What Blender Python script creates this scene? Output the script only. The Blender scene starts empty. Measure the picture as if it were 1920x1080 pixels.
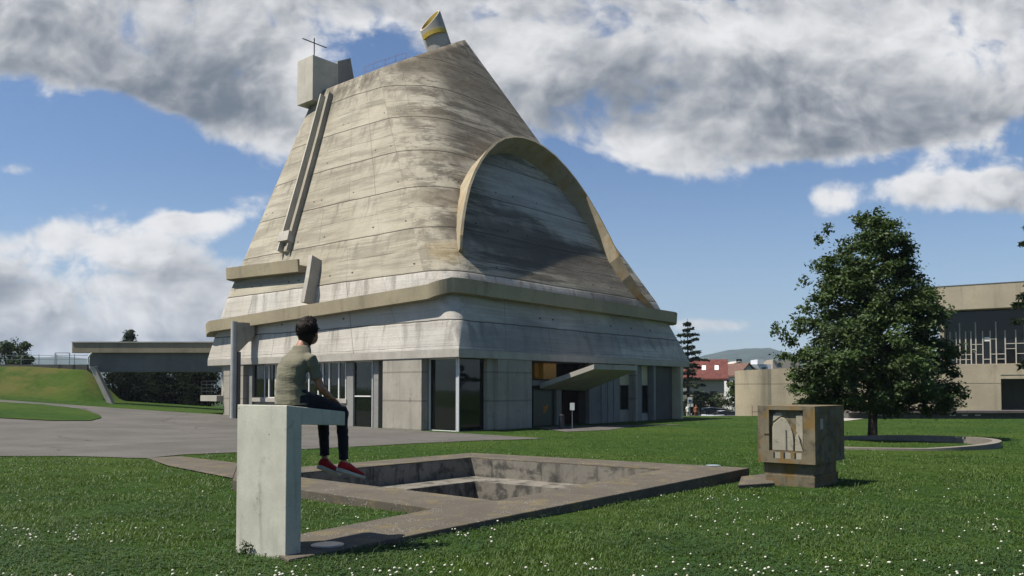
import bpy, bmesh, math, random
import numpy as np
from mathutils import Vector, Matrix, noise
from mathutils.bvhtree import BVHTree

# ------------------------------------------------------------------ camera, sky, sun
scene = bpy.context.scene
COL = scene.collection
F_PX, TILT, SHIFT_PX, EYE = 1520.0, math.radians(2.0), 137.0, 1.63
cam_d = bpy.data.cameras.new('camera'); cam = bpy.data.objects.new('camera', cam_d); COL.objects.link(cam)
cam.location = (0, 0, EYE); cam.rotation_euler = (math.radians(90) + TILT, 0, 0)
cam_d.sensor_width = 36; cam_d.lens = F_PX / 1920 * 36; cam_d.shift_y = SHIFT_PX / 1920
cam_d.clip_start = 0.1; cam_d.clip_end = 20000
scene.camera = cam
scene.view_settings.view_transform = 'Standard'; scene.view_settings.look = 'None'
scene.view_settings.exposure = 0.75; scene.view_settings.gamma = 1.0
SUN_E = math.radians(59)
SUN_DIR = Vector((-0.955 * math.cos(SUN_E), -0.27 * math.cos(SUN_E), math.sin(SUN_E))).normalized()   # towards the sun
sun_d = bpy.data.lights.new('sun', 'SUN'); sun_d.energy = 5.0; sun_d.angle = math.radians(0.5); sun_d.color = (1.0, 0.93, 0.83)
sun = bpy.data.objects.new('sun', sun_d); COL.objects.link(sun)
sun.rotation_euler = SUN_DIR.to_track_quat('Z', 'Y').to_euler(); sun.location = (0, 0, 60)

# ------------------------------------------------------------------ node helpers
class NT:
    def __init__(s, tree): s.t = tree; s.t.nodes.clear()
    def put(s, sk, v):
        if isinstance(v, bpy.types.NodeSocket): s.t.links.new(v, sk)
        elif v is not None: sk.default_value = v
    def n(s, typ, ins=None, **props):
        nd = s.t.nodes.new(typ)
        for k, v in props.items(): setattr(nd, k, v)
        for k, v in (ins or {}).items(): s.put(nd.inputs[k], v)
        return nd
    def m(s, op, a, b=None, c=None, clamp=False):
        nd = s.n('ShaderNodeMath', {0: a, 1: b, 2: c}, operation=op); nd.use_clamp = clamp
        return nd.outputs[0]
    def vm(s, op, a, b=None, out=0):
        nd = s.n('ShaderNodeVectorMath', {0: a, 1: b}, operation=op); return nd.outputs[out]
    def ss(s, v, lo, hi, a=0.0, b=1.0):
        return s.n('ShaderNodeMapRange', {'Value': v, 'From Min': lo, 'From Max': hi, 'To Min': a, 'To Max': b}, interpolation_type='SMOOTHSTEP').outputs[0]
    def lin(s, v, lo, hi, a=0.0, b=1.0):
        return s.n('ShaderNodeMapRange', {'Value': v, 'From Min': lo, 'From Max': hi, 'To Min': a, 'To Max': b}).outputs[0]
    def mix(s, f, a, b, mode='MIX'):
        nd = s.n('ShaderNodeMix', data_type='RGBA', blend_type=mode)
        s.put(nd.inputs[0], f)
        for i, v in ((6, a), (7, b)):
            if isinstance(v, tuple) and len(v) == 3: v = v + (1,)
            s.put(nd.inputs[i], v)
        return nd.outputs[2]
    def noise(s, vec, scale, detail=4, rough=0.55, dist=0.0, d='3D'):
        return s.n('ShaderNodeTexNoise', {'Vector': vec, 'Scale': scale, 'Detail': detail, 'Roughness': rough, 'Distortion': dist}, noise_dimensions=d).outputs[0]
    def mapping(s, vec, loc=(0, 0, 0), rot=(0, 0, 0), scale=(1, 1, 1), typ='POINT'):
        return s.n('ShaderNodeMapping', {'Vector': vec, 'Location': loc, 'Rotation': rot, 'Scale': scale}, vector_type=typ).outputs[0]
    def xyz(s, vec):
        o = s.n('ShaderNodeSeparateXYZ', {0: vec}).outputs; return o[0], o[1], o[2]
    def comb(s, x, y, z): return s.n('ShaderNodeCombineXYZ', {0: x, 1: y, 2: z}).outputs[0]
    def bump(s, h, strength=0.3, dist=0.02):
        return s.n('ShaderNodeBump', {'Height': h, 'Strength': strength, 'Distance': dist}).outputs[0]

# ------------------------------------------------------------------ world: sky + clouds (by direction)
world = bpy.data.worlds.new('World'); scene.world = world; world.use_nodes = True
def build_world():
    w = NT(world.node_tree)
    out = w.n('ShaderNodeOutputWorld')
    sky = w.n('ShaderNodeTexSky', sky_type='NISHITA')
    sky.sun_disc = False; sky.sun_elevation = SUN_E; sky.sun_rotation = math.atan2(SUN_DIR.x, SUN_DIR.y)
    sky.altitude = 500; sky.air_density = 1.0; sky.dust_density = 0.6; sky.ozone_density = 1.6
    bg1 = w.n('ShaderNodeBackground', {'Color': w.mix(1.0, sky.outputs[0], (0.86, 1.0, 1.16), 'MULTIPLY'), 'Strength': SKY_STR})
    d = w.n('ShaderNodeTexCoord').outputs['Generated']
    dx, dy, dz = w.xyz(d)
    front = w.ss(dy, -0.3, 0.15, 0.15, 1.0)
    ay = w.m('MAXIMUM', w.m('ABSOLUTE', dy), 0.12)
    px, pz = w.m('DIVIDE', dx, ay), w.m('DIVIDE', dz, ay)
    P = w.comb(px, pz, 0.0)
    def blob(cx, cy, sx, sy, rot=0.0, amp=1.0):
        # soft ellipse in direction space: centre and half axes as tangents of the view angles
        v = w.mapping(P, ((cx - 960) / F_PX, (730 - cy) / F_PX, 0), (0, 0, math.radians(rot)), (sx / F_PX, sy / F_PX, 1), 'TEXTURE')
        l = w.vm('LENGTH', v, out=1)
        return w.m('MULTIPLY', w.ss(l, 1.25, 0.0), amp)
    def addup(L):
        r = L[0]
        for q in L[1:]: r = w.m('ADD', r, q)
        return r
    P2 = w.comb(w.m('MULTIPLY', px, 1.0), w.m('MULTIPLY', pz, 1.25), 0.37)
    warp = w.n('ShaderNodeTexNoise', {'Vector': P2, 'Scale': 5.0, 'Detail': 3.0}).outputs[1]
    Pw = w.vm('ADD', P2, w.vm('MULTIPLY', w.vm('SUBTRACT', warp, (0.5, 0.5, 0.5)), (0.10, 0.10, 0.0)))
    n1 = w.noise(Pw, 4.2, 10, 0.62, d='2D')
    n2 = w.noise(w.vm('ADD', Pw, (-0.022, 0.03, 0.0)), 4.2, 7, 0.6, d='2D')     # same field seen a step towards the sun: relief
    n3 = w.noise(Pw, 15.0, 7, 0.62, d='2D')
    def puff(v, sc, det): return w.n('ShaderNodeTexVoronoi', {'Vector': v, 'Scale': sc, 'Detail': det, 'Roughness': 0.6, 'Lacunarity': 2.1}, feature='F1', voronoi_dimensions='2D', normalize=True).outputs[0]
    v1 = puff(Pw, 8.0, 3.0); v2 = puff(w.vm('ADD', Pw, (-0.014, 0.022, 0.0)), 8.0, 3.0)
    cover = addup([blob(*b) for b in CLOUDS if b[5] > 0])
    cover = w.m('MINIMUM', w.m('MULTIPLY', cover, 1.9), 0.86)
    cover = w.m('SUBTRACT', cover, addup([blob(*b[:5], -b[5]) for b in CLOUDS if b[5] < 0]))
    dens = w.m('ADD', cover, w.m('MULTIPLY', w.m('SUBTRACT', n1, 0.5), 1.25))
    dens = w.m('ADD', dens, w.m('MULTIPLY', w.m('SUBTRACT', 0.33, v1), 1.1))
    dens = w.m('ADD', dens, w.m('MULTIPLY', w.m('SUBTRACT', n3, 0.5), 0.95))
    alpha = w.ss(dens, 0.25, 0.76)
    thick = w.ss(dens, 0.45, 0.95)
    relief = w.m('ADD', w.m('MULTIPLY', w.m('SUBTRACT', n1, n2), 0.95), w.m('MULTIPLY', w.m('SUBTRACT', v2, v1), 0.85))
    n4 = w.noise(w.vm('ADD', Pw, (3.1, 1.7, 0.4)), 3.0, 6, 0.55, d='2D')
    dark = addup([blob(*b) for b in CLOUD_DARK])
    bright = addup([blob(*b) for b in CLOUD_BRIGHT])
    lum = w.m('ADD', 0.53, w.m('MULTIPLY', w.m('SUBTRACT', n4, 0.5), 0.50))
    lum = w.m('ADD', lum, w.m('MULTIPLY', w.m('SUBTRACT', 1.0, thick), 0.14))
    lum = w.m('SUBTRACT', lum, w.m('MULTIPLY', dark, 0.25))
    lum = w.m('ADD', lum, w.m('MULTIPLY', bright, 0.34))
    lum = w.m('ADD', lum, relief)
    lum = w.m('ADD', lum, w.m('MULTIPLY', w.m('SUBTRACT', n3, 0.5), 0.18))
    ccol = w.mix(w.ss(lum, 0.08, 0.98), (0.092, 0.112, 0.140), (0.50, 0.50, 0.505))
    # pale veil low over the horizon
    veil = w.ss(pz, 0.32, 0.0, 0.0, 0.55)
    bg2 = w.n('ShaderNodeBackground', {'Color': ccol, 'Strength': 1.0})
    bg3 = w.n('ShaderNodeBackground', {'Color': (0.225, 0.285, 0.345, 1), 'Strength': 1.0})
    mv = w.n('ShaderNodeMixShader', {0: veil, 1: bg1.outputs[0], 2: bg3.outputs[0]})
    mx = w.n('ShaderNodeMixShader', {0: w.m('MULTIPLY', w.m('MULTIPLY', alpha, front), w.ss(pz, -0.02, 0.06)), 1: mv.outputs[0], 2: bg2.outputs[0]})
    w.t.links.new(mx.outputs[0], out.inputs[0])
SKY_STR = 0.058
# centre x, centre y, half width, half height, turn, amount  (angles from the camera axis, in 1/1520 rad tangents)
CLOUDS = [
    (200, 50, 620, 140, -3, 0.9), (400, 150, 290, 110, -22, 0.8), (640, 110, 230, 190, 0, 0.6), (560, 10, 700, 110, 0, 0.6),
    (1000, 110, 300, 180, 0, 0.7), (1330, 130, 480, 180, -10, 0.9), (1750, 90, 480, 170, 0, 0.9),
    (1230, 270, 230, 70, -12, 0.6), (1620, 225, 330, 70, 4, 0.55),
    (100, 510, 320, 120, 6, 0.8), (330, 590, 320, 110, 0, 0.7), (60, 620, 400, 90, 0, 0.7),
    (440, 392, 90, 55, 15, 0.40), (335, 412, 70, 26, 0, 0.36), (15, 312, 70, 22, 0, 0.36),
    (1560, 372, 70, 60, 35, 0.42), (1790, 345, 180, 58, 4, 0.42), (1900, 362, 100, 50, 0, 0.3),
    (1290, 615, 120, 22, 0, 0.2), (1480, 605, 200, 20, 0, 0.2),
    (705, 100, 120, 80, 25, -0.70), (895, 12, 60, 50, 0, -0.65), (240, 300, 330, 80, -14, -0.5), (1480, 500, 480, 120, 0, -0.5), (1690, 318, 260, 20, 3, -0.35),
]
CLOUD_DARK = [(190, 130, 430, 120, -10, 1.0), (430, 200, 190, 120, -30, 0.8), (1480, 195, 420, 110, -5, 1.0), (1130, 150, 200, 120, -20, 0.7), (1800, 210, 300, 80, 0, 0.8),
              (200, 640, 600, 60, 0, 0.7), (60, 545, 160, 26, 0, .5)]
CLOUD_BRIGHT = [(640, 120, 150, 130, 0, 0.8), (960, 70, 140, 100, 0, 0.8), (1830, 50, 170, 90, 20, 0.9), (1220, 285, 190, 50, -10, 0.8), (160, 450, 330, 70, 10, 0.8), (430, 395, 90, 60, 0, 0.9),
                (1570, 370, 90, 70, 0, 0.9), (1790, 340, 190, 60, 0, 0.8), (60, 170, 140, 40, 0, 0.6), (480, 255, 120, 40, -20, .5), (1380, 40, 200, 60, 0, .4)]
build_world()

world.cycles.sampling_method = 'MANUAL'; world.cycles.sample_map_resolution = 512
# ------------------------------------------------------------------ geometry helpers
CT, ST = math.cos(TILT), math.sin(TILT)
def ray(px, py):
    a, b = (px - 960) / F_PX, -(py - 540 - SHIFT_PX) / F_PX
    return Vector((a, CT - b * ST, ST + b * CT))
def at(px, py, D):                      # the point on that sight line at distance D in front
    r = ray(px, py); k = D / r.y
    return Vector((r.x * k, D, EYE + r.z * k))
def proj(p):
    x, y, z = p[0], p[1], p[2] - EYE
    f, u = y * CT + z * ST, -y * ST + z * CT
    return 960 + F_PX * x / f, 540 + SHIFT_PX - F_PX * u / f
def sstep(x, a, b):
    t = min(1, max(0, (x - a) / (b - a))); return t * t * (3 - 2 * t)
GY = [-50, 8, 17, 30, 43, 62, 76, 100, 140, 400, 1500, 9000]
GZ = [0, 0, -.20, -.42, -.65, -.6, -.85, -2.5, -3.0, -4, -6, -6]
def ground_z(x, y):
    z = float(np.interp(y, GY, GZ))
    if x < -14:
        z += min(1.75, 0.062 * (-x - 14)) * sstep(y, 24, 60) * (1 - 0.5 * sstep(y, 90, 140))
    if x < -31 and y > 60:
        z += 2.75 * min(1, max(0, (y - 64.5) / 6)) * sstep(-x, 32.2 + max(0, y - 66) * .4, 35.0 + max(0, y - 66) * .4) * (1 - sstep(y, 71.5, 74.5))
    return z
def G(px, py, lift=0.0):                # where that sight line meets the ground
    r = ray(px, py); lo, hi = 2.0, 2.0
    p = Vector((0, 0, EYE))
    while hi < 400:
        q = p + r * hi
        if q.z <= ground_z(q.x, q.y) + lift: break
        lo = hi; hi += 0.5
    for _ in range(30):
        mid = (lo + hi) / 2; q = p + r * mid
        if q.z <= ground_z(q.x, q.y) + lift: hi = mid
        else: lo = mid
    q = p + r * hi
    return Vector((q.x, q.y, ground_z(q.x, q.y) + lift))

class MB:
    def __init__(s): s.v = []; s.f = []
    def add(s, vs, fs):
        o = len(s.v); s.v += [tuple(v) for v in vs]; s.f += [tuple(i + o for i in f) for f in fs]; return s
    def box(s, x0, x1, y0, y1, z0, z1):
        return s.add([(x0, y0, z0), (x1, y0, z0), (x1, y1, z0), (x0, y1, z0), (x0, y0, z1), (x1, y0, z1), (x1, y1, z1), (x0, y1, z1)],
                     [(0, 3, 2, 1), (4, 5, 6, 7), (0, 1, 5, 4), (1, 2, 6, 5), (2, 3, 7, 6), (3, 0, 4, 7)])
    def hexa(s, b, t):                  # bottom quad, top quad
        return s.add(list(b) + list(t), [(0, 3, 2, 1), (4, 5, 6, 7), (0, 1, 5, 4), (1, 2, 6, 5), (2, 3, 7, 6), (3, 0, 4, 7)])
    def bar(s, a, b, w, h=None, up=Vector((0, 0, 1))):
        a, b = Vector(a), Vector(b); h = h or w
        d = (b - a).normalized(); sd = d.cross(up)
        if sd.length < 1e-4: sd = d.cross(Vector((1, 0, 0)))
        sd.normalize(); u = sd.cross(d)
        def q(c): return [c - sd * w / 2 - u * h / 2, c + sd * w / 2 - u * h / 2, c + sd * w / 2 + u * h / 2, c - sd * w / 2 + u * h / 2]
        return s.loft([q(a), q(b)], cap=True)
    def loft(s, rings, cap=True, closed=True):
        n = len(rings[0]); vs = [v for r in rings for v in r]; fs = []
        for i in range(len(rings) - 1):
            for j in range(n if closed else n - 1):
                k = (j + 1) % n
                fs.append((i * n + j, i * n + k, (i + 1) * n + k, (i + 1) * n + j))
        if cap: fs += [tuple(reversed(range(n))), tuple(range((len(rings) - 1) * n, len(rings) * n))]
        return s.add(vs, fs)
    def tube(s, path, rad, n=10, cap=True, squash=1.0):
        path = [Vector(p) for p in path]
        if not hasattr(rad, '__len__'): rad = [rad] * len(path)
        rings = []; ref = None
        for i, p in enumerate(path):
            t = (path[min(i + 1, len(path) - 1)] - path[max(i - 1, 0)]).normalized()
            if ref is None: ref = Vector((0, 0, 1)) if abs(t.z) < 0.9 else Vector((1, 0, 0))
            a = (ref - t * ref.dot(t)).normalized(); b = t.cross(a); ref = a
            rings.append([p + (a * math.cos(q) * squash + b * math.sin(q)) * rad[i] for q in (2 * math.pi * k / n for k in range(n))])
        return s.loft(rings, cap)
    def ellipsoid(s, c, r, rot=None, nu=16, nv=10):
        c = Vector(c); rings = []
        for i in range(nv + 1):
            th = math.pi * (0.02 + 0.96 * i / nv)
            ring = []
            for j in range(nu):
                ph = 2 * math.pi * j / nu
                v = Vector((r[0] * math.sin(th) * math.cos(ph), r[1] * math.sin(th) * math.sin(ph), -r[2] * math.cos(th)))
                ring.append(c + (rot @ v if rot else v))
            rings.append(ring)
        return s.loft(rings)
    def prism(s, poly, z0, z1):
        n = len(poly)
        return s.add([(p[0], p[1], z0) for p in poly] + [(p[0], p[1], z1) for p in poly],
                     [tuple(reversed(range(n))), tuple(range(n, 2 * n))] + [(i, (i + 1) % n, n + (i + 1) % n, n + i) for i in range(n)])
    def xf(s, M):
        s.v = [tuple(M @ Vector(v)) for v in s.v]; return s
    def build(s, name, mat, parent=None, bevel=0.0, smooth=False, origin=None, fixn=True, **tags):
        me = bpy.data.meshes.new(name)
        o = bpy.data.objects.new(name, me)
        root = parent
        while root is not None and root.parent is not None: root = root.parent
        off = Vector(origin) if origin is not None else (Vector(root.location) if (root is not None and root.get('_world')) else Vector((0, 0, 0)))
        if off.length > 0: vs = [(v[0] - off.x, v[1] - off.y, v[2] - off.z) for v in s.v]
        else: vs = s.v
        me.from_pydata(vs, [], s.f); me.validate()
        if fixn:
            bm = bmesh.new(); bm.from_mesh(me); bmesh.ops.recalc_face_normals(bm, faces=bm.faces); bm.to_mesh(me); bm.free()
        if mat: me.materials.append(mat)
        COL.objects.link(o)
        if parent is not None: o.parent = parent
        elif origin is not None: o.location = off
        if bevel:
            b = o.modifiers.new('bevel', 'BEVEL'); b.width = bevel; b.segments = 2; b.limit_method = 'ANGLE'; b.angle_limit = math.radians(40)
        if smooth: me.polygons.foreach_set('use_smooth', [True] * len(me.polygons))
        for k, v in tags.items(): o[k] = v
        return o
def tag(o, label, cat, group=None):
    o['label'] = label; o['category'] = cat
    if group: o['group'] = group
    return o
def thing(name, label, cat, loc=(0, 0, 0), rotz=0.0, group=None, world=True):
    # an Empty at the base; world=True: child meshes are written in world coordinates and shifted by loc
    o = bpy.data.objects.new(name, None); COL.objects.link(o); o.location = loc; o.rotation_euler = (0, 0, rotz); o.empty_display_size = 0.3
    if world and abs(rotz) < 1e-9: o['_world'] = 1
    return tag(o, label, cat, group)
def copy_tree(o, parent=None):
    kids = [c for c in bpy.data.objects if c.parent == o]
    c = o.copy(); COL.objects.link(c)
    if parent is not None: c.parent = parent
    for k in kids: copy_tree(k, c)
    return c
def bake_mods(o):
    dg = bpy.context.evaluated_depsgraph_get(); dg.update()
    me = bpy.data.meshes.new_from_object(o.evaluated_get(dg)); o.modifiers.clear(); o.data = me
    me.polygons.foreach_set('use_smooth', [True] * len(me.polygons)); return o
def remesh(o, voxel, it=4):
    r = o.modifiers.new('r', 'REMESH'); r.mode = 'VOXEL'; r.voxel_size = voxel
    s = o.modifiers.new('s', 'SMOOTH'); s.iterations = it; s.factor = 0.5
    return bake_mods(o)
def fast_mesh(name, verts, quads=None, tris=None, mat=None, parent=None, off=(0, 0, 0)):
    me = bpy.data.meshes.new(name); verts = np.asarray(verts, np.float32) - np.asarray(off, np.float32)
    nq = 0 if quads is None else len(quads); nt = 0 if tris is None else len(tris)
    me.vertices.add(len(verts)); me.vertices.foreach_set('co', verts.ravel())
    loops = []; starts = []
    if nq: loops.append(np.asarray(quads, np.int32).ravel()); starts.append(np.arange(nq) * 4)
    if nt: loops.append(np.asarray(tris, np.int32).ravel()); starts.append(nq * 4 + np.arange(nt) * 3)
    loops = np.concatenate(loops); starts = np.concatenate(starts).astype(np.int32)
    me.loops.add(len(loops)); me.loops.foreach_set('vertex_index', loops)
    me.polygons.add(nq + nt); me.polygons.foreach_set('loop_start', starts)
    me.update(calc_edges=True); me.validate()
    if mat: me.materials.append(mat)
    o = bpy.data.objects.new(name, me); COL.objects.link(o)
    if parent is not None: o.parent = parent
    return o

# ------------------------------------------------------------------ materials
KA_ = 0.70
def dk(c, k=None): return tuple(q * (KA_ if k is None else k) for q in c)
def new_mat(name):
    m = bpy.data.materials.new(name); m.use_nodes = True; return m, NT(m.node_tree)
def finish(t, col, rough=0.8, bump=None, spec=0.3, metal=0.0, **kw):
    o = t.n('ShaderNodeOutputMaterial')
    b = t.n('ShaderNodeBsdfPrincipled', {'Roughness': rough, 'Metallic': metal, 'Specular IOR Level': spec})
    if isinstance(col, tuple) and len(col) == 3: col = col + (1,)
    t.put(b.inputs['Base Color'], col)
    if bump is not None: t.put(b.inputs['Normal'], bump)
    for k, v in kw.items(): t.put(b.inputs[k], v)
    t.t.links.new(b.outputs[0], o.inputs[0]); return b
def plain(name, col, rough=0.6, metal=0.0, var=0.15, scale=8, spec=0.4, **kw):
    m, t = new_mat(name); col = dk(col, 0.8)
    co = t.n('ShaderNodeTexCoord').outputs['Object']
    n = t.noise(co, scale, 5)
    c = t.mix(t.ss(n, 0.3, 0.7), tuple(k * (1 - var) for k in col), tuple(min(1, k * (1 + var)) for k in col))
    finish(t, c, rough, None, spec, metal, **kw); return m
def concrete(name, col, dirt=(0.08, 0.07, 0.055), scale=1.0, streak=0.5, blot=0.3, speck=0.0, bump=0.25, boards=0.0, moss_or_sun=None):
    m, t = new_mat(name)
    co = t.n('ShaderNodeTexCoord').outputs['Object']
    col = dk(col); dirt = dk(dirt, .8)
    big = t.noise(co, 0.7 * scale, 5, 0.6)
    fine = t.noise(co, 14 * scale, 6, 0.65)
    st = t.noise(t.mapping(co, scale=(2.6 * scale, 2.6 * scale, 0.22 * scale)), 1.0, 5, 0.6, 0.3)
    c = t.mix(t.ss(big, 0.3, 0.72), tuple(k * 0.84 for k in col), tuple(k * 1.1 for k in col))
    c = t.mix(t.m('MULTIPLY', t.ss(fine, 0.35, 0.75), 0.35), c, tuple(k * 0.72 for k in col))
    c = t.mix(t.m('MULTIPLY', t.ss(st, 0.52, 0.78), streak), c, dirt)
    bl = t.noise(co, 2.1 * scale, 8, 0.65, 0.4)
    c = t.mix(t.m('MULTIPLY', t.ss(bl, 0.55 if blot < .7 else 0.46, 0.72 if blot < .7 else 0.64), blot), c, dirt)
    if moss_or_sun:
        mo = t.noise(co, 1.6 * scale, 7, 0.6)
        c = t.mix(t.m('MULTIPLY', t.ss(mo, moss_or_sun[2] if len(moss_or_sun) > 2 else 0.5, 0.66), moss_or_sun[1]), c, dk(moss_or_sun[0]))
    if speck:
        vo = t.n('ShaderNodeTexVoronoi', {'Vector': co, 'Scale': 20 * scale, 'Randomness': 1.0}).outputs[0]
        thr = t.lin(t.noise(co, 2.0 * scale, 3), 0.35, 0.7, 0.04, 0.30)
        c = t.mix(t.m('MULTIPLY', t.m('LESS_THAN', vo, thr), speck), c, (0.46, 0.44, 0.40))
    h = t.m('ADD', t.m('MULTIPLY', fine, 0.6), t.m('MULTIPLY', bl, 0.8))
    pv = t.n('ShaderNodeTexVoronoi', {'Vector': t.vm('ADD', co, t.vm('MULTIPLY', t.n('ShaderNodeTexNoise', {'Vector': co, 'Scale': 30.0}).outputs[1], (.03, .03, .03))), 'Scale': 7.0}); pit = pv.outputs[0]
    pm = t.m('MULTIPLY', t.m('LESS_THAN', pit, 0.062), t.m('GREATER_THAN', t.xyz(pv.outputs[1])[0], 0.62))
    c = t.mix(t.m('MULTIPLY', pm, 0.8), c, dirt)
    if boards:
        z = t.xyz(co)[2]
        wv = t.m('FRACT', t.m('MULTIPLY', z, boards))
        ln = t.m('LESS_THAN', wv, 0.06)
        c = t.mix(t.m('MULTIPLY', ln, 0.4), c, dirt)
        h = t.m('SUBTRACT', h, t.m('MULTIPLY', ln, 0.6))
    finish(t, c, 0.9, t.bump(h, bump, 0.02), 0.2); return m

M = {}
M['conc'] = concrete('weathered concrete', (0.40, 0.365, 0.29), streak=0.35)
M['conc_pale'] = concrete('pale concrete', (0.50, 0.47, 0.41), streak=0.25, blot=0.2)
M['conc_box'] = concrete('bright box concrete', (0.62, 0.58, 0.49), streak=0.3, blot=0.15, scale=.8)
M['conc_pier'] = concrete('pier concrete', (0.43, 0.40, 0.335), streak=0.45, blot=0.3, scale=0.8, boards=0.62)
M['conc_grey'] = concrete('grey concrete', (0.30, 0.30, 0.28), streak=0.5, scale=0.7)
M['conc_gutter'] = concrete('ochre concrete', (0.43, 0.37, 0.25), streak=0.3, scale=0.5, blot=0.25)
M['conc_dark'] = concrete('dark grey concrete', (0.15, 0.145, 0.135), streak=0.6, scale=0.8)  # dark tone shared by inner walls, recesses and copings
M['conc_seat'] = concrete('seat concrete', (0.60, 0.595, 0.50), streak=0.32, blot=0.3, scale=3.2, bump=0.12)
M['conc_slab'] = concrete('brown mossy slab', (0.122, 0.106, 0.082), dirt=(0.06, 0.055, 0.05), streak=0.2, blot=0.45, speck=0.5, scale=1.6, moss_or_sun=((0.20, 0.16, 0.07), 0.5))
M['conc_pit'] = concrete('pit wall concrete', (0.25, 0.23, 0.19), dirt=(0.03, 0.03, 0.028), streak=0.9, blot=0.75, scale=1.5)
M['conc_block'] = concrete('lichen block', (0.215, 0.185, 0.125), dirt=(0.055, 0.048, 0.035), streak=0.7, blot=0.72, scale=2.2, moss_or_sun=((0.21, 0.125, 0.03), 0.8, 0.44))
M['conc_relief'] = concrete('pale relief', (0.38, 0.355, 0.275), dirt=(0.06, 0.055, 0.04), streak=0.6, blot=0.6, scale=3)
M['conc_far'] = concrete('buff concrete', (0.47, 0.41, 0.30), streak=0.45, blot=0.2, scale=0.35)
M['white'] = plain('white paint', (0.75, 0.75, 0.73), 0.5, var=0.06)
M['steel'] = plain('dull steel', (0.30, 0.30, 0.30), 0.4, 0.7)
M['darkmetal'] = plain('dark metal', (0.05, 0.05, 0.055), 0.5, 0.4)
M['yellow'] = plain('yellow paint', (0.48, 0.34, 0.035), 0.55)
M['orange'] = plain('orange paint', (0.55, 0.24, 0.015), 0.55)
M['green_door'] = plain('green door', (0.018, 0.035, 0.025), 0.35)
M['red_door'] = plain('dark red door', (0.035, 0.008, 0.006), 0.5)
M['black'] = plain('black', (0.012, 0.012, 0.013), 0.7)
def glass_mat(name, tint, through=0.75, gloss=1.0):
    m, t = new_mat(name)
    co = t.n('ShaderNodeTexCoord').outputs['Object']
    nrm = t.bump(t.noise(co, 1.1, 2), 0.02, 0.05)
    o = t.n('ShaderNodeOutputMaterial')
    tr = t.n('ShaderNodeBsdfTransparent', {'Color': tuple(tint) + (1,)}); df = t.n('ShaderNodeBsdfDiffuse', {'Color': tuple(k * .05 for k in tint) + (1,)})
    gl = t.n('ShaderNodeBsdfGlossy', {'Roughness': 0.03, 'Normal': nrm, 'Color': (.9 * gloss, .95 * gloss, .92 * gloss, 1)})
    b = t.n('ShaderNodeMixShader', {0: through, 1: df.outputs[0], 2: tr.outputs[0]})
    fr = t.m('ADD', t.m('MULTIPLY', t.n('ShaderNodeFresnel', {'IOR': 1.5, 'Normal': nrm}).outputs[0], 1.2), 0.02)
    x = t.n('ShaderNodeMixShader', {0: fr, 1: b.outputs[0], 2: gl.outputs[0]})
    t.t.links.new(x.outputs[0], o.inputs[0]); return m
M['glass'] = glass_mat('dark green glass', (0.34, 0.47, 0.38), 0.75, 0.65)
M['glass_far'] = glass_mat('grey glass', (0.30, 0.31, 0.33), 0.4, 0.4)
def foliage(name, c1, c2, trans=0.25, rough=0.6, spec=0.3):
    m, t = new_mat(name); c1 = dk(c1, .75); c2 = dk(c2, .75)
    ri = t.n('ShaderNodeNewGeometry').outputs['Random Per Island']
    co = t.n('ShaderNodeTexCoord').outputs['Object']
    k = t.m('ADD', t.m('MULTIPLY', ri, 0.6), t.m('MULTIPLY', t.ss(t.noise(co, 0.9, 3), 0.3, 0.7), 0.4))
    c = t.mix(k, c1, c2)
    o = t.n('ShaderNodeOutputMaterial')
    b = t.n('ShaderNodeBsdfPrincipled', {'Roughness': rough, 'Specular IOR Level': spec, 'Base Color': c})
    tr = t.n('ShaderNodeBsdfTranslucent', {'Color': t.mix(0.5, c, (0.12, 0.2, 0.02))})
    mx = t.n('ShaderNodeMixShader', {0: trans, 1: b.outputs[0], 2: tr.outputs[0]})
    t.t.links.new(mx.outputs[0], o.inputs[0]); return m
M['oak_leaf'] = foliage('oak leaf', (0.016, 0.032, 0.009), (0.070, 0.120, 0.022), 0.14)
M['shade_leaf'] = foliage('shade darkened bush leaf', (0.006, 0.010, 0.006), (0.018, 0.027, 0.013), 0.03, 0.9, 0.05)  # footbridge shade darkened into the leaf colour
M['needle'] = foliage('needles', (0.012, 0.024, 0.014), (0.035, 0.055, 0.028), 0.08)
M['bush_leaf'] = foliage('bush leaf', (0.012, 0.025, 0.01), (0.04, 0.07, 0.02), 0.15)
M['olive_leaf'] = foliage('olive leaf', (0.03, 0.05, 0.012), (0.09, 0.13, 0.03), 0.2)
M['blade'] = foliage('grass blade', (0.019, 0.055, 0.008), (0.108, 0.178, 0.026), 0.28, 0.55)
M['petal'] = plain('clover flower', (0.62, 0.60, 0.50), 0.8, var=0.15, scale=60)
M['bark'] = concrete('bark', (0.07, 0.055, 0.04), dirt=(0.02, 0.017, 0.013), scale=5, streak=0.8, bump=0.8)
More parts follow.
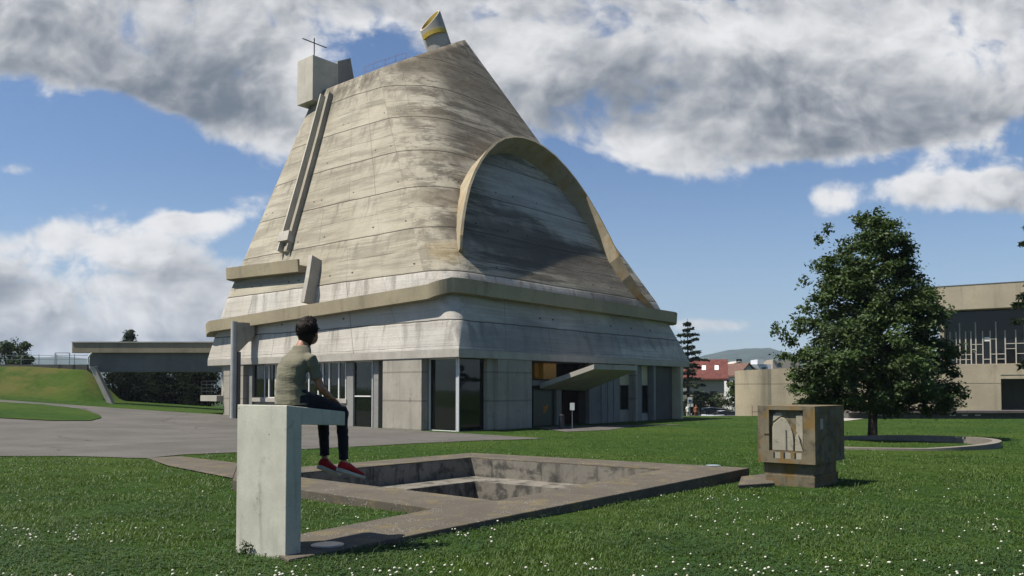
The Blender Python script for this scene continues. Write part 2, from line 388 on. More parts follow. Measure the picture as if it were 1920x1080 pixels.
def lawn_mat():
    m, t = new_mat('lawn soil')
    co = t.n('ShaderNodeTexCoord').outputs['Object']
    a = t.noise(co, 0.12, 5, 0.6); b = t.noise(co, 2.2, 6, 0.65); f = t.noise(co, 40, 4, 0.7)
    c = t.mix(t.ss(b, 0.3, 0.7), (0.022, 0.060, 0.009), (0.050, 0.110, 0.016))
    c = t.mix(t.m('MULTIPLY', t.ss(a, 0.42, 0.66), 0.5), c, (0.085, 0.135, 0.024))
    c = t.mix(t.m('MULTIPLY', t.ss(f, 0.42, 0.7), 0.6), c, (0.010, 0.025, 0.006))
    # mown dry patches on the bank
    d = t.noise(t.mapping(co, loc=(7, 3, 1)), 0.22, 6, 0.65)
    x, y, z = t.xyz(co)
    bank = t.m('MULTIPLY', t.ss(z, 0.7, 1.7), t.ss(y, 60.0, 66.0))
    c = t.mix(t.m('MULTIPLY', t.m('MULTIPLY', t.ss(d, 0.40, 0.56), bank), 0.5), c, (0.15, 0.125, 0.055))
    far = t.ss(y, 110.0, 260.0)
    c = t.mix(far, c, (0.035, 0.055, 0.025))
    c = t.mix(1.0, c, (.74, .70, .56), 'MULTIPLY')
    finish(t, c, 0.95, t.bump(f, 0.9, 0.05), 0.1); return m
M['lawn'] = lawn_mat()
def asphalt_mat():
    m, t = new_mat('pale asphalt')
    co = t.n('ShaderNodeTexCoord').outputs['Object']
    f = t.noise(co, 55, 4, 0.75); b = t.noise(co, 0.35, 5, 0.6); md = t.noise(co, 5, 5, 0.7)
    c = t.mix(t.ss(b, 0.35, 0.68), (0.150, 0.143, 0.132), (0.205, 0.195, 0.18))
    c = t.mix(t.m('MULTIPLY', t.ss(f, 0.4, 0.65), 0.7), c, (0.075, 0.07, 0.065))
    c = t.mix(t.m('MULTIPLY', t.ss(md, 0.55, 0.75), 0.35), c, (0.27, 0.255, 0.235))
    # seams and cracks
    v = t.n('ShaderNodeTexVoronoi', {'Vector': t.vm('ADD', co, t.vm('MULTIPLY', t.n('ShaderNodeTexNoise', {'Vector': co, 'Scale': 0.8}).outputs[1], (1.2, 1.2, 0))), 'Scale': 0.12}, feature='DISTANCE_TO_EDGE').outputs[0]
    c = t.mix(t.m('MULTIPLY', t.ss(v, 0.006, 0.0), 0.7), c, (0.05, 0.047, 0.042))
    c = t.mix(1.0, c, (.57, .565, .55), 'MULTIPLY')
    finish(t, c, 0.92, t.bump(f, 0.5, 0.01), 0.2); return m
M['asphalt'] = asphalt_mat()
# ------------------------------------------------------------------ ground, road, path
def PZ(px, py, z=0.05):
    r = ray(px, py); k = (z - EYE) / r.z
    return Vector((r.x * k, r.y * k, z))
def inset(quad, d):                      # move each edge of a convex ring inwards by d
    n = len(quad); c = sum((Vector((q[0], q[1])) for q in quad), Vector((0, 0))) / n; L = []
    for i in range(n):
        a, b = Vector(quad[i][:2]), Vector(quad[(i + 1) % n][:2]); e = (b - a).normalized(); nn = Vector((-e.y, e.x))
        if nn.dot(c - a) < 0: nn = -nn
        L.append((a + nn * d, e))
    out = []
    for i in range(n):
        (p, e), (q, f) = L[i - 1], L[i]
        den = e.x * f.y - e.y * f.x; t = ((q.x - p.x) * f.y - (q.y - p.y) * f.x) / den
        out.append(p + e * t)
    return out
N_in, R_in, F_in, L_in = PZ(935, 938), PZ(1243, 879), PZ(883, 857), PZ(524, 889)
pit_quad = [N_in, R_in, F_in, L_in]

def axis(lo, hi, fine_lo, fine_hi, step):
    a = list(np.arange(fine_lo, fine_hi + 1e-6, step)); g = step; x = fine_hi
    while x < hi: g *= 1.35; x += g; a.append(min(x, hi))
    g = step; x = fine_lo
    while x > lo: g *= 1.35; x -= g; a.insert(0, max(x, lo))
    return a
def build_ground():
    xs = axis(-9000, 9000, -60, 60, 1.0); ys = axis(-60, 9000, 0, 110, 1.0)
    vs = [(x, y, ground_z(x, y)) for y in ys for x in xs]; nx = len(xs)
    fs = [(j * nx + i, j * nx + i + 1, (j + 1) * nx + i + 1, (j + 1) * nx + i) for j in range(len(ys) - 1) for i in range(nx - 1)]
    o = MB().add(vs, fs).build('ground', M['lawn'], fixn=False, kind='structure')
    bm = bmesh.new(); bm.from_mesh(o.data)
    hole = inset(pit_quad, -0.12); cen = sum(hole, Vector((0, 0))) / 4
    R = max((h - cen).length for h in hole) + 2
    for i in range(4):
        a, b = hole[i], hole[(i + 1) % 4]; e = (b - a).normalized()
        fsel = [f for f in bm.faces if (f.calc_center_median().xy - cen).length < R]
        geom = list({*fsel, *[e_ for f in fsel for e_ in f.edges], *[v for f in fsel for v in f.verts]})
        bmesh.ops.bisect_plane(bm, geom=geom, plane_co=(a.x, a.y, 0), plane_no=(-e.y, e.x, 0))
    def inside(p):
        s = [((hole[(i + 1) % 4] - hole[i]).x * (p - hole[i]).y - (hole[(i + 1) % 4] - hole[i]).y * (p - hole[i]).x) for i in range(4)]
        return all(q > 0 for q in s) or all(q < 0 for q in s)
    dead = [f for f in bm.faces if (f.calc_center_median().xy - cen).length < R and inside(f.calc_center_median().xy)]
    bmesh.ops.delete(bm, geom=dead, context='FACES'); bm.to_mesh(o.data); bm.free()
    o.data.polygons.foreach_set('use_smooth', [True] * len(o.data.polygons))
build_ground()
def drape(name, poly, mat, lift):
    bm = bmesh.new()
    vs = [bm.verts.new((p[0], p[1], 0)) for p in poly]; bm.faces.new(vs)
    bmesh.ops.triangulate(bm, faces=bm.faces[:], ngon_method='EAR_CLIP')
    xs = [p[0] for p in poly]; ys = [p[1] for p in poly]
    for v in range(math.ceil(min(xs)), math.floor(max(xs)) + 1):
        bmesh.ops.bisect_plane(bm, geom=bm.verts[:] + bm.edges[:] + bm.faces[:], plane_co=(v, 0, 0), plane_no=(1, 0, 0))
    for v in range(math.ceil(min(ys)), math.floor(max(ys)) + 1):
        bmesh.ops.bisect_plane(bm, geom=bm.verts[:] + bm.edges[:] + bm.faces[:], plane_co=(0, v, 0), plane_no=(0, 1, 0))
    for v in bm.verts: v.co.z = ground_z(v.co.x, v.co.y) + lift
    for f in bm.faces:
        if f.normal.z < 0: f.normal_flip()
    me = bpy.data.meshes.new(name); bm.to_mesh(me); bm.free(); me.materials.append(mat)
    o = bpy.data.objects.new(name, me); COL.objects.link(o); o['kind'] = 'structure'; return o
road_px = [(-260, 747), (-100, 747), (0, 750), (100, 757), (210, 765), (300, 771), (400, 777), (470, 782), (560, 789), (640, 796), (715, 803.5), (790, 808.5), (860, 812.5), (940, 817), (1022, 822.5),
           (960, 825), (900, 826.5), (780, 832), (660, 838.5), (568, 843), (445, 849), (340, 853), (275, 860), (200, 858), (120, 856), (0, 856), (-260, 860)]
def rough_edge(pts, amp, step=0.7):
    out = []; random.seed(4)
    for i in range(len(pts)):
        a, b = Vector(pts[i][:2]), Vector(pts[(i + 1) % len(pts)][:2]); n = max(1, int((b - a).length / step))
        for k in range(min(n, 40)):
            p = a.lerp(b, k / min(n, 40)); q = noise.noise_vector(Vector((p.x * 0.9, p.y * 0.9, 3))) * amp
            out.append((p.x + q.x, p.y + q.y))
    return out
road_poly = rough_edge([G(*p) for p in road_px], 0.16)
drape('road', road_poly, M['asphalt'], 0.018)
island_px = [(-240, 753), (0, 755), (80, 759.5), (150, 768), (186, 779), (190, 785), (170, 790), (100, 790), (0, 785), (-240, 780)]
island_poly = rough_edge([G(*p) for p in island_px], 0.12)
drape('lawn_island', island_poly, M['lawn'], 0.06)
path_poly = [G(*p).xy for p in [(436, 899), (446, 870), (337, 857.3), (274, 860.3), (315, 875)]]
drape('path', [tuple(p) for p in path_poly], M['conc_slab'], 0.03)
white_poly = [G(*p).xy for p in [(1480, 791), (1560, 786.5), (1640, 780), (1655, 783), (1590, 789), (1500, 794)]]
drape('footpath', [tuple(p) for p in white_poly], M['conc_pale'], 0.02)
entry_poly = [G(*p).xy for p in [(1000, 802), (1060, 799), (1290, 796), (1180, 801), (1140, 807), (1060, 810)]]
drape('entrance_paving', [tuple(p) for p in entry_poly], M['asphalt'], 0.02)

# hills on the horizon
def build_hills():
    rows = []; xs = np.linspace(-3600, 3600, 260)
    for k in range(10):
        t = k / 9; D = 2300 + 900 * t; r = []
        for x in xs:
            px = 960 + x / 2750 * F_PX
            h = 88 + 38 * math.exp(-((px - 1425) / 75) ** 2) + 12 * math.exp(-((px - 1340) / 50) ** 2) + 18 * math.exp(-((px - 1800) / 160) ** 2) + 14 * math.exp(-((px - 60) / 150) ** 2)
            h += 6 * noise.noise(Vector((x / 160, k * 0.6, 0))) + 4.5 * noise.noise(Vector((x / 34, k * 3.1, 5)))
            r.append((x * D / 2750, D, -8 + 1.33 * h * math.sin(math.pi / 2 * t) ** 0.8))
        rows.append(r)
    MB().loft(rows, cap=False, closed=False).build('hills', plain('wooded hillside', (0.030, 0.050, 0.030), 0.95, var=0.4, scale=0.02, spec=0.05), fixn=False, kind='structure')
build_hills()

# ------------------------------------------------------------------ the sunken basin with its brown rim
def build_basin():
    F_out, R_out, T, Tb, N_out = PZ(883, 848.6), PZ(1405, 877), PZ(541, 1049), PZ(478, 1017), PZ(816, 953)
    L_out, LA, LB = PZ(518, 878.7), PZ(446, 869.5), PZ(436, 899)
    b = thing('sunken_basin', 'stepped square basin sunk in the lawn with a wide brown concrete rim', 'basin', (N_in.x, N_in.y, 0))
    def pr(poly, z0, z1):
        return MB().prism([(p.x, p.y) for p in poly], z0, z1)
    rim = pr([T, R_out, R_in, N_in, N_out, Tb], -0.42, 0.05)
    rim.build('front_rim', M['conc_slab'], b, bevel=0.012)
    far = pr([R_out, F_out, F_in, R_in], -0.44, 0.048); far.build('rim', M['conc_slab'], b, bevel=0.01)
    lf = pr([F_out, L_out, L_in, F_in], -0.44, 0.046); lf.build('rim', M['conc_slab'], b, bevel=0.01)
    nl = pr([N_out, N_in, L_in, L_out, LA, LB], -0.44, 0.042); nl.build('rim', M['conc_slab'], b, bevel=0.01)
    q0 = inset(pit_quad, 0.004); q1 = inset(pit_quad, 0.85); q1b = inset(pit_quad, 1.0)
    zl, zf = -0.385, -0.80
    w = MB()
    for i in range(4):
        j = (i + 1) % 4
        w.hexa([(*inset(pit_quad, -.11)[i], zl - .3), (*inset(pit_quad, -.11)[j], zl - .3), (*q0[j], zl - .3), (*q0[i], zl - .3)],
               [(*inset(pit_quad, -.11)[i], 0.018), (*inset(pit_quad, -.11)[j], 0.018), (*q0[j], 0.018), (*q0[i], 0.018)])
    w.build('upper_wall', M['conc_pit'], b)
    s = MB()
    for i in range(4):
        j = (i + 1) % 4; qa = inset(pit_quad, 0.008)
        s.hexa([(*qa[i], zf - .2), (*qa[j], zf - .2), (*q1[j], zf - .2), (*q1[i], zf - .2)], [(*qa[i], zl), (*qa[j], zl), (*q1[j], zl), (*q1[i], zl)])
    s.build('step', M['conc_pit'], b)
    MB().prism([tuple(p) for p in inset(pit_quad, 0.8)], zf - 0.1, zf).build('floor', M['conc_slab'], b)
    return [p.xy for p in (T, R_out, F_out, L_out, LA, LB, N_out, Tb)]
basin_poly = build_basin()
M['disc'] = plain('milky lamp glass', (0.24, 0.29, 0.30), 0.3, var=0.05)
def flush_lamp(px, py, r, label):
    p = PZ(px, py, 0.054)
    o = thing('ground_lamp', label, 'ground lamp', p, group='round lamps set flush in the basin rim')
    MB().tube([(p.x, p.y, 0.051), (p.x, p.y, 0.060)], [r, r], 40).build('ring', M['steel'], o)
    MB().tube([(p.x, p.y, 0.0601), (p.x, p.y, 0.066)], [r * 0.88, r * 0.84], 40).build('lens', M['disc'], o)
flush_lamp(614, 1022, 0.165, 'round milky lamp lens flush in the slab beside the seat, in its shadow')
flush_lamp(1337, 873, 0.16, 'round milky lamp lens flush in the basin rim at its far right corner')

# ------------------------------------------------------------------ the church
A_ANG = math.radians(49.8)
CH_O = at(860, 812, 43.0); CHZ = CH_O.z
eB = Vector((math.cos(A_ANG), math.sin(A_ANG), 0)); eA = Vector((-math.sin(A_ANG), math.cos(A_ANG), 0))   # local x, local y
L = 25.6
church = thing('concrete_church', 'huge raw concrete church, a leaning square cone with arched hood and light cannons', 'church', CH_O, A_ANG, world=False)
CH_M = Matrix.Translation(CH_O) @ Matrix.Rotation(A_ANG, 4, 'Z'); CH_I = CH_M.inverted()
CAM = Vector((0, 0, EYE)); CAM_L = CH_I @ CAM
def lray(px, py): return (CH_I.to_3x3() @ ray(px, py)).normalized()
def planeX(px, py, x): r = lray(px, py); k = (x - CAM_L.x) / r.x; return CAM_L + r * k
def planeY(px, py, y): r = lray(px, py); k = (y - CAM_L.y) / r.y; return CAM_L + r * k
def planeN(px, py, c, n): r = lray(px, py); k = (c - CAM_L).dot(n) / r.dot(n); return CAM_L + r * k
Z0, ZF = 4.02, 4.47                      # underside of the slab, top of its edge
Z1 = 8.95                                # joint where the shell changes slope
INS = dict(xa=0.55, yb=1.45, yc=0.25, xd=1.0); R1 = 1.9
CC, RC, ZC, SL = (13.35, 18.9), 5.9, 29.1, 0.57
KA, KS = 14, 16
def ring_pts(kind):
    pts = []
    if kind == 0: x0, x1, y0, y1, r = 0, L, 0, L, 0.02
    elif kind == 1: x0, x1, y0, y1, r = INS['xa'], L - INS['xd'], INS['yb'], L - INS['yc'], R1
    half = math.radians(20)              # each straight side takes 40 degrees of the circle above
    corners = [(0, -1, 180, 270), (1, -1, 270, 360), (1, 1, 0, 90), (0, 1, 90, 180)]
    for ci, (sx, sy, a0, a1) in enumerate(corners):
        for k in range(KA + 1):
            t = k / KA
            if kind == 2:
                lo, hi = math.radians(a0) + half, math.radians(a1) - half
                a = lo + (hi - lo) * t; pts.append(Vector((CC[0] + RC * math.cos(a), CC[1] + RC * math.sin(a), ZC)))
            else:
                a = math.radians(a0 + (a1 - a0) * t); cx = x0 + r if sx == 0 else x1 - r; cy = y0 + r if sy < 0 else y1 - r
                pts.append(Vector((cx + r * math.cos(a), cy + r * math.sin(a), ZF if kind == 0 else Z1)))
        for k in range(1, KS):
            t = k / KS
            if kind == 2:
                a = math.radians(a1) - half + 2 * half * t; pts.append(Vector((CC[0] + RC * math.cos(a), CC[1] + RC * math.sin(a), ZC)))
            else:
                nx = corners[(ci + 1) % 4]
                def cpt(sx, sy, deg):
                    cx = x0 + r if sx == 0 else x1 - r; cy = y0 + r if sy < 0 else y1 - r
                    return Vector((cx + r * math.cos(math.radians(deg)), cy + r * math.sin(math.radians(deg)), ZF if kind == 0 else Z1))
                pts.append(cpt(sx, sy, a1).lerp(cpt(nx[0], nx[1], nx[2]), t))
    return pts
S0, S1, S2 = ring_pts(0), ring_pts(1), ring_pts(2); NR = len(S0)
def top_z(p): return ZC + SL * (p.x - CC[0])
def shell_pt(j, z):                      # the shell's point on generator j at height z
    j %= NR
    if z <= Z1: return S0[j].lerp(S1[j], (z - ZF) / (Z1 - ZF))
    return S1[j].lerp(S2[j], (z - Z1) / (ZC - Z1))
def cut_t(j):
    a, d = S1[j], S2[j] - S1[j]
    return (ZC - SL * CC[0] + SL * a.x - a.z) / (d.z - SL * d.x)
def shell_mat():
    m, t = new_mat('board marked church concrete')
    co = t.n('ShaderNodeTexCoord').outputs['Object']
    uv = t.n('ShaderNodeUVMap').outputs[0]; u, v, _ = t.xyz(uv)
    x, y, z = t.xyz(co)
    wob = t.m('MULTIPLY', t.m('SUBTRACT', t.noise(co, 0.35, 4), 0.5), 0.16)
    zz = t.m('DIVIDE', t.m('ADD', t.m('SUBTRACT', z, Z1), wob), 1.44)
    fr = t.m('FRACT', t.m('ADD', zz, 20.0)); band = t.m('FLOOR', t.m('ADD', zz, 20.0))
    zz2 = t.m('DIVIDE', t.m('ADD', t.m('SUBTRACT', z, Z1), wob), 2.88); fr2 = t.m('FRACT', t.m('ADD', zz2, 10.0))
    def edge(f, w): return t.m('MAXIMUM', t.ss(f, w, 0.0), t.ss(f, 1 - w, 1.0))
    gate = t.ss(t.noise(t.comb(t.m('MULTIPLY', u, 60), band, 0.0), 1.0, 2), 0.35, 0.6)
    l2 = edge(fr2, 0.022); l1 = t.m('MULTIPLY', edge(fr, 0.03), gate)
    line = t.m('MAXIMUM', l2, t.m('MULTIPLY', l1, 0.55))
    bt = t.n('ShaderNodeTexWhiteNoise', {'Vector': t.comb(band, 3.0, 1.0)}).outputs[0]
    panel = t.n('ShaderNodeTexWhiteNoise', {'Vector': t.comb(t.m('FLOOR', t.m('MULTIPLY', u, 44.0)), t.m('FLOOR', zz2), 1.0)}).outputs[0]
    brd = t.noise(t.comb(t.m('MULTIPLY', u, 26.0), t.m('MULTIPLY', z, 8.0), 0.0), 1.0, 6, 0.65, 0.1)
    big = t.noise(co, 0.22, 6, 0.62, 0.2)
    fine = t.noise(co, 9.0, 6, 0.7)
    drip = t.noise(t.mapping(co, scale=(1.5, 1.5, 0.16)), 1.0, 6, 0.65, 0.3)
    flat = t.noise(t.comb(t.m('MULTIPLY', u, 17.0), t.m('MULTIPLY', z, 1.25), 2.0), 1.0, 8, 0.68, 0.25)
    flat = t.m('ADD', flat, t.m('MULTIPLY', t.m('SUBTRACT', t.noise(t.comb(t.m('MULTIPLY', u, 30.0), t.m('MULTIPLY', z, 9.0), 5.0), 1.0, 6, 0.7), 0.5), 0.35))
    base = t.mix(t.ss(big, 0.32, 0.7), (0.42, 0.375, 0.285), (0.54, 0.49, 0.39))
    base = t.mix(t.m('MULTIPLY', bt, 0.35), base, (0.35, 0.315, 0.25))
    base = t.mix(t.m('MULTIPLY', panel, 0.22), base, (0.56, 0.515, 0.42))
    # the lower storey is a later, whiter pour
    low = t.ss(z, Z1 + 0.03, Z1 - 0.03)
    pale = t.mix(t.ss(big, 0.3, 0.7), (0.56, 0.53, 0.485), (0.72, 0.685, 0.63))
    pale = t.mix(t.m('MULTIPLY', panel, 0.3), pale, (0.52, 0.44, 0.33))
    base = t.mix(low, base, pale)
    # horizontal sooty bands that lie on the rounded corner and the arch side
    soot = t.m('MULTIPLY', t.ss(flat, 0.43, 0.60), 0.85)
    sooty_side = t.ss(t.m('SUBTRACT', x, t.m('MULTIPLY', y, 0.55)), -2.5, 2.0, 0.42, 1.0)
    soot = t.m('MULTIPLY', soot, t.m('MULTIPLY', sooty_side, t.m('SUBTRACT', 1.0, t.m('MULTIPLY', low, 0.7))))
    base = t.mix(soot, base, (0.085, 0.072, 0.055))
    dr = t.m('MULTIPLY', t.ss(drip, 0.47, 0.66), t.ss(fr2, 0.15, 1.0, 0.1, 1.0))
    base = t.mix(t.m('MULTIPLY', dr, 0.55), base, (0.15, 0.13, 0.105))
    # weathering under the rim
    tz = t.m('SUBTRACT', t.m('ADD', t.m('MULTIPLY', t.m('SUBTRACT', x, CC[0]), SL), ZC), z)
    rimd = t.m('MULTIPLY', t.ss(tz, 2.6, 0.0), t.ss(t.noise(t.mapping(co, scale=(1.2, 1.2, 0.3)), 1.0, 6, 0.7), 0.36, 0.6))
    base = t.mix(t.m('MULTIPLY', rimd, 0.85), base, (0.10, 0.085, 0.065))
    # mouldy dark field under the arched hood, light painted above it as paler spots
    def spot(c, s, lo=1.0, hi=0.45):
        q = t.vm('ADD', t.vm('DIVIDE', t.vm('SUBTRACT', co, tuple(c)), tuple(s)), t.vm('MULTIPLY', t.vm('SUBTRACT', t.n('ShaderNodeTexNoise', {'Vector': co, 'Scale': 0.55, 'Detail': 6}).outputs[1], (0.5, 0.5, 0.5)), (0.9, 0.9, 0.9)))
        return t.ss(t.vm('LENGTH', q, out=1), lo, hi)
    for c, s, k, colr in SHELL_STAINS_AND_LIGHT:
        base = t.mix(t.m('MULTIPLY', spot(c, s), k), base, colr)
    # fine board grain, joints and tie holes
    base = t.mix(t.m('MULTIPLY', t.ss(brd, 0.5, 0.72), 0.28), base, (0.22, 0.19, 0.14))
    base = t.mix(t.m('MULTIPLY', t.ss(fine, 0.45, 0.75), 0.25), base, (0.27, 0.24, 0.19))
    base = t.mix(t.m('MULTIPLY', line, 0.85), base, (0.065, 0.056, 0.045))
    vj = t.m('FRACT', t.m('ADD', t.m('MULTIPLY', u, 44.0), t.m('MULTIPLY', wob, 0.25)))
    vg = t.ss(panel, 0.45, 0.75)
    vl = t.m('MULTIPLY', edge(vj, 0.018), vg)
    base = t.mix(t.m('MULTIPLY', vl, 0.5), base, (0.10, 0.09, 0.07))
    hu = t.m('SUBTRACT', t.m('FRACT', t.m('MULTIPLY', u, 132.0)), 0.5); hv = t.m('SUBTRACT', t.m('FRACT', t.m('ADD', zz2, 10.3)), 0.5)
    hole = t.vm('LENGTH', t.comb(t.m('MULTIPLY', hu, 0.62), t.m('MULTIPLY', hv, 2.88), 0.0), out=1)
    hgate = t.n('ShaderNodeTexWhiteNoise', {'Vector': t.comb(t.m('FLOOR', t.m('MULTIPLY', u, 132.0)), t.m('FLOOR', t.m('ADD', zz2, 10.3)), 5.0)}).outputs[0]
    hm = t.m('MULTIPLY', t.m('LESS_THAN', hole, 0.055), t.m('GREATER_THAN', hgate, 0.72))
    base = t.mix(t.m('MULTIPLY', hm, 0.85), base, (0.03, 0.027, 0.022))
    h = t.m('ADD', t.m('MULTIPLY', brd, 0.5), t.m('MULTIPLY', fine, 0.5))
    h = t.m('SUBTRACT', h, t.m('MULTIPLY', line, 0.9)); h = t.m('SUBTRACT', h, t.m('MULTIPLY', vl, 0.5)); h = t.m('SUBTRACT', h, hm)
    h = t.m('ADD', h, t.m('MULTIPLY', t.noise(co, 1.2, 4), 1.0))
    base = t.mix(1.0, base, (.71, .72, .72), 'MULTIPLY')
    finish(t, base, 0.92, t.bump(h, 0.55, 0.06), 0.15)
    return m
def build_shell_mesh():
    rows = []
    nl, nu = 10, 40
    for i in range(nl): rows.append([S0[j].lerp(S1[j], i / nl) for j in range(NR)])
    for i in range(nu + 1): rows.append([S1[j].lerp(S2[j], cut_t(j) * i / nu) for j in range(NR)])
    return rows
rows = build_shell_mesh()
_flat = [v for r in rows for v in r]
_fs = [(i * NR + j, i * NR + (j + 1) % NR, (i + 1) * NR + (j + 1) % NR, (i + 1) * NR + j) for i in range(len(rows) - 1) for j in range(NR)]
BVH = BVHTree.FromPolygons(_flat, _fs)
def hit(px, py):
    p, n, i, d = BVH.ray_cast(CAM_L, lray(px, py))
    if p is None: raise RuntimeError('no hit %s %s' % (px, py))
    if n.dot(CAM_L - p) < 0: n = -n
    return p, n
SHELL_STAINS_AND_LIGHT = [
    (hit(955, 345)[0], (5.5, 4.5, 3.0), 0.55, (0.52, 0.49, 0.44)),  # pale spot: brightness under the hood's top put into the colour
    (hit(1050, 400)[0], (5.5, 4.5, 3.2), 0.55, (0.50, 0.47, 0.42)),  # second pale spot, the same light painted further right
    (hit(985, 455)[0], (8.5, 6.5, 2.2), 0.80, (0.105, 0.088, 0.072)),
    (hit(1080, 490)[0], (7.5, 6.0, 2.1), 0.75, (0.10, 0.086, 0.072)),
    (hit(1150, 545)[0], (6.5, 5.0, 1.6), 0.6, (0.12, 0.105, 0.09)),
    (hit(870, 130)[0], (7.0, 9.0, 3.4), 0.68, (0.135, 0.110, 0.08)),
    (hit(930, 200)[0], (7.5, 7.0, 3.2), 0.62, (0.15, 0.125, 0.092)),
    (hit(900, 270)[0], (4.5, 5.0, 2.6), 0.5, (0.17, 0.142, 0.105)),
    (hit(1030, 640)[0], (10.0, 2.5, 1.6), 0.6, (0.20, 0.20, 0.20)),  # this grey spot and the next darken the lower storey's arch side
    (hit(1180, 625)[0], (7.0, 3.0, 1.5), 0.5, (0.18, 0.18, 0.185)),
    (hit(830, 370)[0], (2.6, 2.8, 1.0), 0.6, (0.14, 0.11, 0.075)),
    (hit(830, 290)[0], (2.6, 2.6, 0.8), 0.5, (0.15, 0.12, 0.08)),
    (hit(815, 215)[0], (2.8, 2.8, 0.8), 0.5, (0.15, 0.12, 0.085)),
    (hit(840, 470)[0], (1.8, 1.8, 1.0), 0.5, (0.36, 0.27, 0.12)),
]
M['shell'] = shell_mat()
def build_shell():
    vs = list(_flat); fs = list(_fs); k = len(vs)
    vs.append(Vector((CC[0], CC[1], ZC - 0.15))); top = (len(rows) - 1) * NR
    # a parapet thickness inside the rim, then the roof
    for j in range(NR):
        p = vs[top + j]; vs.append(Vector((CC[0] + (p.x - CC[0]) * 0.94, CC[1] + (p.y - CC[1]) * 0.94, p.z - 0.01)))
    for j in range(NR):
        j2 = (j + 1) % NR
        fs.append((top + j, top + j2, k + 1 + j2, k + 1 + j)); fs.append((k + 1 + j, k + 1 + j2, k))
    me = bpy.data.meshes.new('shell'); me.from_pydata([tuple(v) for v in vs], [], fs)
    ul = me.uv_layers.new(name='UVMap'); nl = len(rows)
    for p in me.polygons:
        idx = list(p.vertices); js = [v % NR if v < nl * NR else 0 for v in idx]
        wrap = (0 in js and NR - 1 in js)
        for li in p.loop_indices:
            v = me.loops[li].vertex_index
            if v >= nl * NR: ul.data[li].uv = (0, 1); continue
            j = v % NR
            if wrap and j == 0: j = NR
            ul.data[li].uv = (j / NR, (v // NR) / nl)
    o = bpy.data.objects.new('shell', me); COL.objects.link(o); o.parent = church
    bm = bmesh.new(); bm.from_mesh(me); bmesh.ops.recalc_face_normals(bm, faces=bm.faces); bm.to_mesh(me); bm.free()
    me.polygons.foreach_set('use_smooth', [i < len(_fs) for i in range(len(me.polygons))])
    me.materials.append(M['shell'])
build_shell()
MB().box(0.0, L, 0.0, L, Z0, ZF - 0.002).build('slab_edge', M['conc_pale2'] if 'conc_pale2' in M else M['conc_pale'], church, bevel=0.03)
MB().box(4.2, L - 0.6, 4.2, L - 0.6, -1.5, Z0 - 0.002).build('core_wall', M['conc_grey'], church)
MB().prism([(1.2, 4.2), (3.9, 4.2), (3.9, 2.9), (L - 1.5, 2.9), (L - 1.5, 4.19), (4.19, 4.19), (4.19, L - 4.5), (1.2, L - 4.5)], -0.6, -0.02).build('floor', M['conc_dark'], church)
MB().box(3.6, 4.19, 6.0, 7.5, .0, 2.6).build('inner_screen', M['conc_pale'], church)
MB().box(3.5, 4.19, 12.0, 13.0, .0, Z0 - .01).build('inner_pillar', M['conc_pale'], church)
MB().box(5.0, 7.0, 3.4, 4.19, 0.0, 1.1).build('inner_counter', M['conc_pale'], church)

def sweep_gutter(js, zf, w, h, name):
    # box-section channel hung on the shell along generators js; zf(i) gives the underside height
    rings = []
    for i, j in enumerate(js):
        z = zf(i / (len(js) - 1)); p = shell_pt(j, z + h * 0.5)
        a, b = shell_pt(j - 1, z + h * .5), shell_pt(j + 1, z + h * .5); tg = (b - a); n = Vector((tg.y, -tg.x, 0)).normalized()
        pb, pt = shell_pt(j, z), shell_pt(j, z + h)
        o = pb + n * w
        rings.append([pb - n * 0.4, pb + n * w, o + Vector((0, 0, h)) + n * 0.06, o + Vector((0, 0, h)) - n * 0.10, Vector((o.x, o.y, z + h * 0.55)) - n * 0.12, Vector((pt.x, pt.y, z + h * 0.55)) - n * 0.4])
    return MB().loft(rings).build(name, M['conc_gutter'], church)
# generators: corner near = 0..KA, side B, corner right, ..., corner left (far end of side A), side A
per = KA + KS
jN0, jN1 = 0, KA                          # near corner: from side A (0) to side B (KA)
jE0, jE1 = per, per + KA                  # right corner
jW0, jW1 = 3 * per, 3 * per + KA          # left corner
jsA = list(range(jW0 + KA // 2, 4 * per + KA // 2 + 1))
zN = (CH_I @ at(835, 548, 44.0)).z; zW = (CH_I @ at(396, 632, 59.5)).z; zE = (CH_I @ at(1250, 607, 61.5)).z
sweep_gutter(jsA, lambda t: zW + (zN - zW) * t, 0.62, 0.78, 'gutter')
jsB = list(range(KA // 2, per + KA // 2 + 4))
sweep_gutter(jsB, lambda t: zN + (zE - zN) * t, 0.62, 0.80, 'gutter')
# upper gutter on the left corner, ending at the spout
pS, nS = hit(586, 500)
jsU = [j for j in range(jW0 - 4, 4 * per) if not (j > jW1 and shell_pt(j, 10).y < pS.y)]
zU0 = (CH_I @ at(432, 526, 60.0)).z; zU1 = (CH_I @ at(584, 509, 52.8)).z
sweep_gutter(jsU, lambda t: zU0 + (zU1 - zU0) * t + 0.35 * math.sin(math.pi * t) * 0.6, 0.62, 0.82, 'gutter')
def slanted(name, pts, halfw, depth, mat, sunk=0.2):
    rings = []
    for (px, py) in pts:
        p, n = hit(px, py); tg = Vector((0, 0, 1)).cross(n).normalized()
        rings.append([p - tg * halfw - n * sunk, p + tg * halfw - n * sunk, p + tg * halfw + n * depth, p - tg * halfw + n * depth])
    return MB().loft(rings).build(name, mat, church)
slanted('spout', [(600, 489), (594, 530), (586, 571)], 0.20, 0.80, M['conc_pale'])
